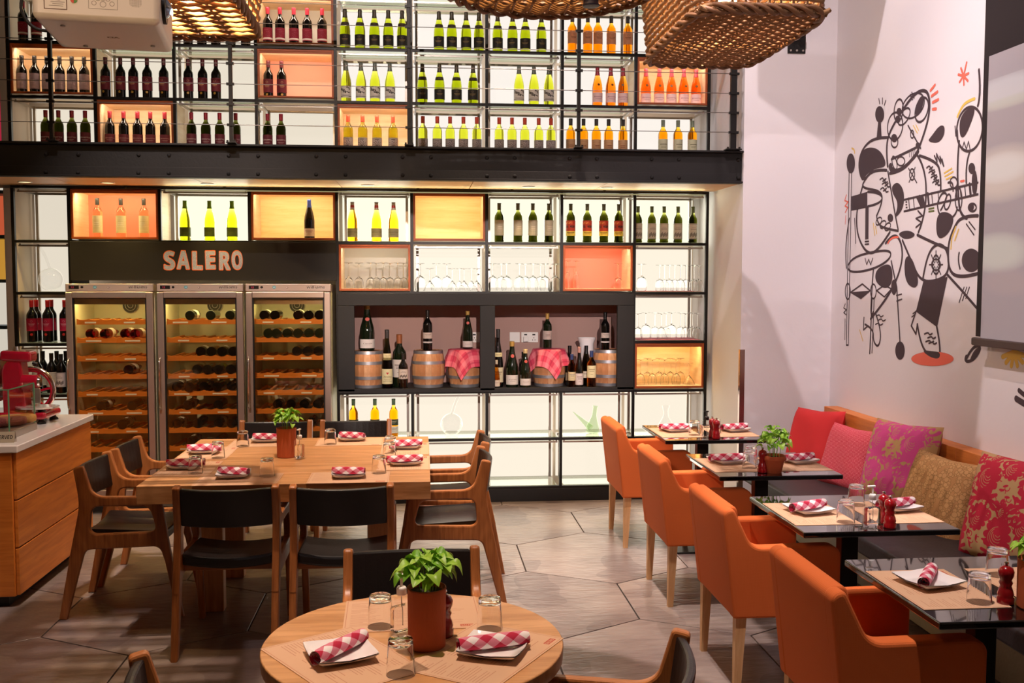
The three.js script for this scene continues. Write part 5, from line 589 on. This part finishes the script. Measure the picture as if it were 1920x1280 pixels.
const plateGeo = (() => { const f = (dy, top) => surf((u, v) => { const x = u * 2 - 1, y = v * 2 - 1, d = Math.max(Math.abs(x), Math.abs(y)), c = Math.abs(x * y), rim = d < 0.62 ? 0 : (d - 0.62) / 0.38, k = 1 - 0.05 * c * c; return [(top ? 1 : -1) * x * 0.085 * k, 0.004 + dy + 0.014 * rim ** 1.3 + 0.006 * c * rim, -y * 0.085 * k]; }, 20, 20); const sk = (() => { const p = []; for (const [a, b] of [[0, 1], [1, 2], [2, 3], [3, 0]]) p.push([a, b]); return null; })(); return join([f(0.0035, true), f(0, false).scale(1, 1, 1), moved(new THREE.BoxGeometry(0.09, 0.005, 0.09), 0, 0.0026, 0)]); })();
const matTex = canvas(512, 360, (g, w, h) => { g.fillStyle = '#d0a888'; g.fillRect(0, 0, w, h); g.fillStyle = '#b07a60'; for (let c = 0; c < 3; c++) for (let r = 0; r < 22; r++) { const L = 30 + hash(c, r, 44) * 90; if (hash(r, c, 9) > 0.2) g.fillRect(24 + c * 158, 40 + r * 12, L, 2.2); } g.fillStyle = '#b5523c'; g.fillRect(430, 318, 58, 22); g.fillStyle = '#d0a888'; g.font = 'bold 16px sans-serif'; g.textAlign = 'center'; g.fillText('SALERO', 459, 335, 52); g.strokeStyle = '#b5785a'; g.lineWidth = 2; g.strokeRect(8, 8, w - 16, h - 16); });
const matMat = std(0xffffff, 0.8, { map: matTex }), matGeo = new THREE.BoxGeometry(0.4, 0.0012, 0.28);
const tumblerGeo = join([lathe([[0.0355, 0], [0.0375, 0], [0.0315, 0.088], [0.03, 0.0915], [0, 0.0915]], 32), lathe([[0, 0.079], [0.027, 0.078], [0.0298, 0.074], [0.0355, 0]], 32)]);
const millGeo = lathe([[0, 0], [0.0245, 0], [0.0255, 0.004], [0.0255, 0.02], [0.022, 0.024], [0.0245, 0.03], [0.021, 0.044], [0.0165, 0.056], [0.0205, 0.066], [0.0165, 0.074], [0.0225, 0.088], [0.0235, 0.1], [0.019, 0.112], [0.008, 0.119], [0, 0.119]], 28);
const millKnob = lathe([[0, 0.118], [0.005, 0.118], [0.004, 0.122], [0.0075, 0.126], [0.006, 0.131], [0, 0.131]], 14);
const P0 = {};
function place(kind, name, lbl, cat, x, y, z, ry, group, make) { if (P0[kind]) return dup(P0[kind], lbl, x, y, z, ry, group); const o = P0[kind] = thing(name, lbl, cat, x, y, z, ry, group); make(o); return o; }
const Yt = 0.7505;
function setting(where, mx, mz, mr, pl, pr, nr, gl, k = 0) {
  const m = mesh('placemat', matGeo, matMat, null, mx, Yt + 0.0006, mz, 0, mr, 0); tag(m, 'brown paper placemat with menu print ' + where, 'placemat', 'paper placemats');
  if (pl) { const p = mesh('side_plate', plateGeo, M.white, null, pl[0], Yt + 0.0012, pl[1], 0, pr, 0); tag(p, 'square white plate ' + where, 'plate', 'square side plates');
    const n = mesh('napkin', napGeos[k], napMat, null, pl[0], Yt + 0.0318, pl[1], 0.4, nr, 0); n.rotation.order = 'YXZ'; tag(n, 'rolled red checked napkin ' + where, 'napkin', 'rolled napkins'); }
  if (gl) { const g = mesh('tumbler', tumblerGeo, M.tumblerGlass, null, gl[0], Yt + 0.0014, gl[1]); tag(g, 'upturned clear tumbler ' + where, 'tumbler', 'upturned tumblers'); }
}
const H = Math.PI / 2;
setting('at far left of square table', -1.218, -5.77, H, [-1.239, -5.8], 0.1, 0.12, [-1.128, -5.615]); setting('at near left of square table', -1.218, -5.32, H, [-1.238, -5.33], -0.05, 0.1, [-1.153, -5.175]);
setting('at front left of square table', -0.905, -5.0, 0, [-0.944, -5.07], 0.1, -0.38, [-0.778, -5.074], 1); setting('at front right of square table', -0.362, -5.01, 0, [-0.368, -5.024], 0.08, -0.14, [-0.219, -5.104], 1);
setting('at near right of square table', -0.095, -5.38, H, [-0.09, -5.342], 0.06, 0.2, [-0.179, -5.52]); setting('at far right of square table', -0.095, -5.83, H, [-0.093, -5.856], -0.04, 0.25, [-0.18, -5.73]);
setting('at far side of square table, right', -0.435, -6.11, 0, [-0.429, -6.178], 0.1, -0.4, [-0.548, -6.03], 1); setting('at far side of square table behind pot', -0.95, -6.11, 0, [-0.95, -6.167], 0, -0.3, [-1.06, -6.0], 1);
setting('at front left of round table', -0.209, -2.591, -0.985, [-0.215, -2.6], 0.35, 0.95, [-0.055, -2.475]); setting('at front right of round table', 0.165, -2.6, 0.985, [0.19, -2.6], -0.35, 0.22, [0.191, -2.779]);
{ const m = mesh('placemat', matGeo, matMat, null, -0.03, Yt + 0.0004, -2.93, 0, 0.03, 0); tag(m, 'brown paper placemat at far side of round table', 'placemat', 'paper placemats'); const g = mesh('tumbler', tumblerGeo, M.tumblerGlass, null, -0.12, Yt + 0.0014, -2.828); tag(g, 'upturned clear tumbler left of the basil on round table', 'tumbler', 'upturned tumblers'); }
const bn = ['farthest black table', 'black table with small basil pot', 'black table with two pepper mills', 'nearest black table'];
BT.forEach(([z], i) => { setting('on chair side of ' + bn[i], 1.652, z + 0.02, H, [1.652, z - [0.045, 0.04, 0.0, 0.02][i]], 0.25, [0.12, 0.14, 0.45, 0.95][i], [[1.74, z + 0.13], [1.725, z + 0.125], [1.736, z + 0.185], [1.718, z + 0.166]][i], i < 2 ? 0 : 0); setting('on bench side of ' + bn[i], 2.005, z + 0.02, H, i === 3 ? null : [2.05, z - 0.015], 0.2, 0.32, [[1.9, z + 0.05], [1.78, z - 0.02], [1.912, z - 0.107], [1.935, z - 0.098]][i]); });
const mill = (lbl, x, z) => place('mill', 'pepper_mill', lbl, 'pepper mill', x, Yt, z, rr(0, 6), 'red pepper mills', (o) => { mesh('body', millGeo, M.millRed, o); mesh('top_knob', millKnob, M.chrome, o); });
mill('red pepper mill in front on farthest black table', 1.838, -6.045); mill('red pepper mill behind its twin on farthest black table', 1.83, -6.105); mill('red pepper mill behind small basil pot', 1.755, -4.96); mill('red pepper mill in front on table with sanitizer', 1.876, -3.8); mill('red pepper mill behind its twin beside sanitizer', 1.888, -3.88); mill('red pepper mill beside terracotta pot on nearest black table', 1.795, -2.87); mill('red pepper mill behind basil on round table', 0.062, -2.74);
function sanitizer(lbl, x, z, cap, text, rot = 0) { const o = thing('pump_bottle', lbl, 'pump bottle', x, Yt, z, rot); mesh('bottle', new RoundedBoxGeometry(0.072, 0.112, 0.042, 3, 0.012).translate(0, 0.056, 0), M.glass, o); mesh('gel', new RoundedBoxGeometry(0.064, 0.075, 0.034, 2, 0.01).translate(0, 0.044, 0), phy(0xffffff, 0, { transmission: 1, thickness: 0.03, ior: 1.3 }), o); const c = std(cap, 0.35); mesh('collar', lathe([[0, 0.112], [0.014, 0.112], [0.014, 0.13], [0.011, 0.135], [0, 0.135]], 18), c, o); mesh('pump_stem', cyl(0.004, 0.004, 0.03, 10), c, o, 0, 0.148, 0); mesh('pump_head', box(0.034, 0.008, 0.012, 0.003), c, o, -0.006, 0.166, 0); mesh('dip_tube', cyl(0.0014, 0.0014, 0.09, 8), M.paper, o, 0, 0.07, 0); if (text) mesh('label_print', new THREE.PlaneGeometry(0.018, 0.06), new THREE.MeshStandardMaterial({ transparent: true, side: THREE.DoubleSide, roughness: 0.5, map: canvas(64, 224, (g) => { g.translate(46, 200); g.rotate(-H); g.fillStyle = '#2c3f7a'; g.font = 'bold 40px sans-serif'; g.fillText(text, 0, 0, 150); g.beginPath(); g.arc(168, -14, 15, 0, 7); g.lineWidth = 8; g.strokeStyle = '#3a5aa0'; g.stroke(); }) }), o, -0.026, 0.062, 0.0222); return o; }
sanitizer('clear pump bottle with black pump on farthest black table', 1.79, -6.09, 0x141212); sanitizer('clear sanitizer bottle with white pump and blue print', 1.811, -3.82, 0xf2efec, 'MEIF', 0.15); sanitizer('clear pump bottle beside the pot on square table', -0.672, -5.545, 0xf2efec, null, 1.2); sanitizer('clear pump bottle behind the pot on round table', -0.058, -2.77, 0xf2efec, null, 0.6);
// ---------------------------------------------------------------- basil in terracotta pots
const leafGeos = [0, 1, 2].map((k) => { const L = 0.043, W = 0.04; return surf((u, v) => { const x = (u - 0.5), w = Math.sin(Math.PI * Math.pow(v, 0.8)) ** 0.75 * W, y = v * L; return [x * w, Math.abs(x) * w * (0.35 + 0.15 * k) + 0.012 * Math.sin(v * Math.PI) - v * v * (0.008 + 0.004 * k), y]; }, 6, 7); });
function basil(lbl, x, z, tall, R, nLeaf, spread, hgt, rimmed) {
  const o = thing('basil_plant', lbl, 'potted plant', x, Yt, z); mesh('pot', rimmed ? lathe([[0, 0], [0.04, 0], [0.053, 0.066], [0.058, 0.066], [0.06, 0.09], [0.054, 0.09], [0.05, 0.075], [0, 0.075]], 32) : lathe([[0, 0], [R - 0.004, 0], [R, 0.004], [R * 1.02, tall - 0.008], [R * 1.04, tall - 0.006], [R * 1.04, tall], [R * 0.97, tall], [R * 0.95, tall - 0.02], [0, tall - 0.02]], 36), M.terracotta, o); mesh('soil', cyl(R * 0.94, R * 0.94, 0.004, 24), M.soil, o, 0, tall - 0.016, 0);
  for (let k = 0; k < 9; k++) { const a = k * 2.4, r = R * 0.5 * Math.sqrt(k / 9), e = spread * 0.5; mesh('stem', tube([[r * Math.cos(a), tall - 0.015, r * Math.sin(a)], [r * 1.4 * Math.cos(a), tall + hgt * 0.4, r * 1.4 * Math.sin(a)], [e * Math.sqrt(k / 9) * Math.cos(a), tall + hgt * 0.75, e * Math.sqrt(k / 9) * Math.sin(a)]], 0.0016, 6, 5), M.stem, o); }
  for (let k = 0; k < nLeaf; k++) { const a = k * 2.39996 + rr(-0.3, 0.3), t = Math.sqrt((k + 0.5) / nLeaf), r = spread * t * rr(0.6, 1), y = tall + hgt * (0.25 + 0.75 * Math.sqrt(Math.max(0, 1 - t * t))) * rr(0.7, 1.05); const m = mesh('leaf', leafGeos[k % 3], k % 4 ? M.leaf : M.leafDark, o, r * 0.75 * Math.cos(a), y, r * 0.75 * Math.sin(a)); m.rotation.order = 'YXZ'; m.rotation.set(rr(-0.7, 0.15) + t * 0.25, Math.PI / 2 - a + rr(-0.6, 0.6), rr(-0.4, 0.4)); m.scale.setScalar(rr(0.65, 1.15)); }
}
basil('bushy basil in tall terracotta pot on round table', 0.012, -2.665, 0.165, 0.051, 70, 0.088, 0.085); basil('basil in terracotta pot on square oak table', -0.753, -5.62, 0.165, 0.053, 60, 0.085, 0.09); basil('basil in small rimmed terracotta pot on black table', 1.815, -4.96, 0.09, 0.054, 60, 0.095, 0.13, true); basil('basil in tall terracotta pot cut off at right edge', 1.87, -2.82, 0.15, 0.06, 40, 0.08, 0.06);

// ---------------------------------------------------------------- woven lamp baskets
function strand(out, pts, r, sides = 5) { out.push(new THREE.TubeGeometry(new THREE.CatmullRomCurve3(pts), pts.length * 2, r, sides, false)); }
function basket(lbl, cx, cz, y, w, d, h, flare, oval, k, pitch = 0.03, sr = 0.0085, gap = 0.075, bow = 0) {
  const o = thing('wicker_lamp', lbl, 'lamp', cx, y, cz), rim = (t, v) => { const a = t * Math.PI * 2, W = w / 2 + flare * v, D = d / 2 + flare * v, n = oval ? 2 : 7, c = Math.cos(a), s = Math.sin(a), q = Math.pow(Math.abs(c) ** n + Math.abs(s) ** n, -1 / n); return V3(W * c * q, h * v, D * s * q); };
  const bot = [], N = Math.round(w / gap), rows = Math.floor(d / pitch);
  for (let j = 0; j < rows; j++) { const z = (j + 0.5) / rows * 2 - 1, hw = oval ? w / 2 * Math.sqrt(Math.max(0.02, 1 - z * z)) : w / 2 * 0.985, pts = []; const n = Math.max(3, Math.round(N * 2 * hw / w) * 2); for (let i = 0; i <= n; i++) pts.push(V3((i / n * 2 - 1) * hw, (i + j) % 2 ? 0.007 : -0.007, z * d / 2 + (bow ? bow * ((i + j) % 2 ? 1 : -1) * (i % 2 ? 1 : -1) : 0))); strand(bot, pts, sr); }
  for (let i = 0; i <= N; i++) { const x = (i / N * 2 - 1) * 0.97, hd = oval ? d / 2 * Math.sqrt(Math.max(0.02, 1 - x * x)) : d / 2; strand(bot, [V3(x * w / 2, 0, -hd), V3(x * w / 2, 0, 0), V3(x * w / 2, 0, hd)], 0.006); }
  const b = mesh('woven_bottom', join(bot), M.wicker, o); b.userData.kind = 'stuff';
  const sd = [], P = 2 * (w + d), nr = Math.round(P / 0.09), ring = Math.floor(h / pitch); for (let j = 0; j < ring; j++) { const pts = []; for (let i = 0; i <= nr * 2; i++) { const p = rim(i / nr / 2, (j + 0.5) / ring), q = (i + j) % 2 ? 1.012 : 0.988; pts.push(V3(p.x * q, p.y, p.z * q)); } sd.push(new THREE.TubeGeometry(new THREE.CatmullRomCurve3(pts), nr * 4, sr, 5, false)); } for (let i = 0; i < nr; i++) strand(sd, [rim(i / nr, 0), rim(i / nr, 0.5), rim(i / nr, 1)], 0.006);
  const s = mesh('woven_side', join(sd), M.wicker, o); s.userData.kind = 'stuff';
  for (const [v, y2] of [[0, 0], [1, 0]]) for (let q = 0; q < 3; q++) { const pts = []; for (let i = 0; i < 120; i++) { const p = rim(i / 120, v), a = i * 0.62 + q * 2.094; pts.push(V3(p.x * (1 + 0.03 * Math.cos(a)), p.y + 0.018 * Math.sin(a), p.z * (1 + 0.03 * Math.cos(a)))); } mesh('braided_rim', new THREE.TubeGeometry(new THREE.CatmullRomCurve3(pts, true), 240, 0.0105, 5, true), M.wickerDark, o); }
  mesh('cord', cyl(0.004, 0.004, CEIL - y - 0.26, 6), M.black, o, 0, 0.26 + (CEIL - y - 0.26) / 2, 0); mesh('lamp_socket', cyl(0.022, 0.022, 0.06, 14), M.black, o, 0, 0.25, 0); mesh('lamp_bulb', new THREE.SphereGeometry(0.045, 18, 12), glow(0xffcf8a, 7), o, 0, 0.18, 0);
  const l = new THREE.PointLight(0xffc98a, k); l.position.set(cx, y + 0.18, cz); l.castShadow = true; l.shadow.radius = 2; l.name = 'wicker_lamp_light'; scene.add(l); return o;
}
basket('rectangular woven basket lamp hanging before the pilaster', 1.475, -4.77, 2.9, 0.585, 1.1, 0.34, 0.03, false, 1.3, 0.03, 0.011);
basket('glowing woven basket lamp beside the projector', -1.03, -4.42, 2.9, 0.56, 1.02, 0.34, 0.03, false, 9, 0.042, 0.011, 0.15, 0.008);
const cb = basket('oval woven basket lamp at top centre of the room', 0.51, -3.93, 2.9, 0.86, 0.92, 0.3, 0.05, true, 0.9);
{ const p = at(1108, 5, 'z', -4.0), s = thing('track_spot', 'small dark spotlight head hanging under the oval basket', 'spotlight', p.x, p.y - 0.015, -4.0); mesh('head', lathe([[0, 0], [0.032, 0], [0.034, 0.006], [0.03, 0.012], [0.028, 0.07], [0, 0.07]], 22), std(0x2a2630, 0.5), s); for (let k = 0; k < 4; k++) mesh('cooling_fin', cyl(0.031, 0.031, 0.003, 20), std(0x2a2630, 0.5), s, 0, 0.02 + k * 0.012, 0); mesh('stem', cyl(0.006, 0.006, CEIL - p.y - 0.055, 8), M.black, s, 0, 0.07 + (CEIL - p.y - 0.055) / 2, 0); }
renderer.render(scene, camera);
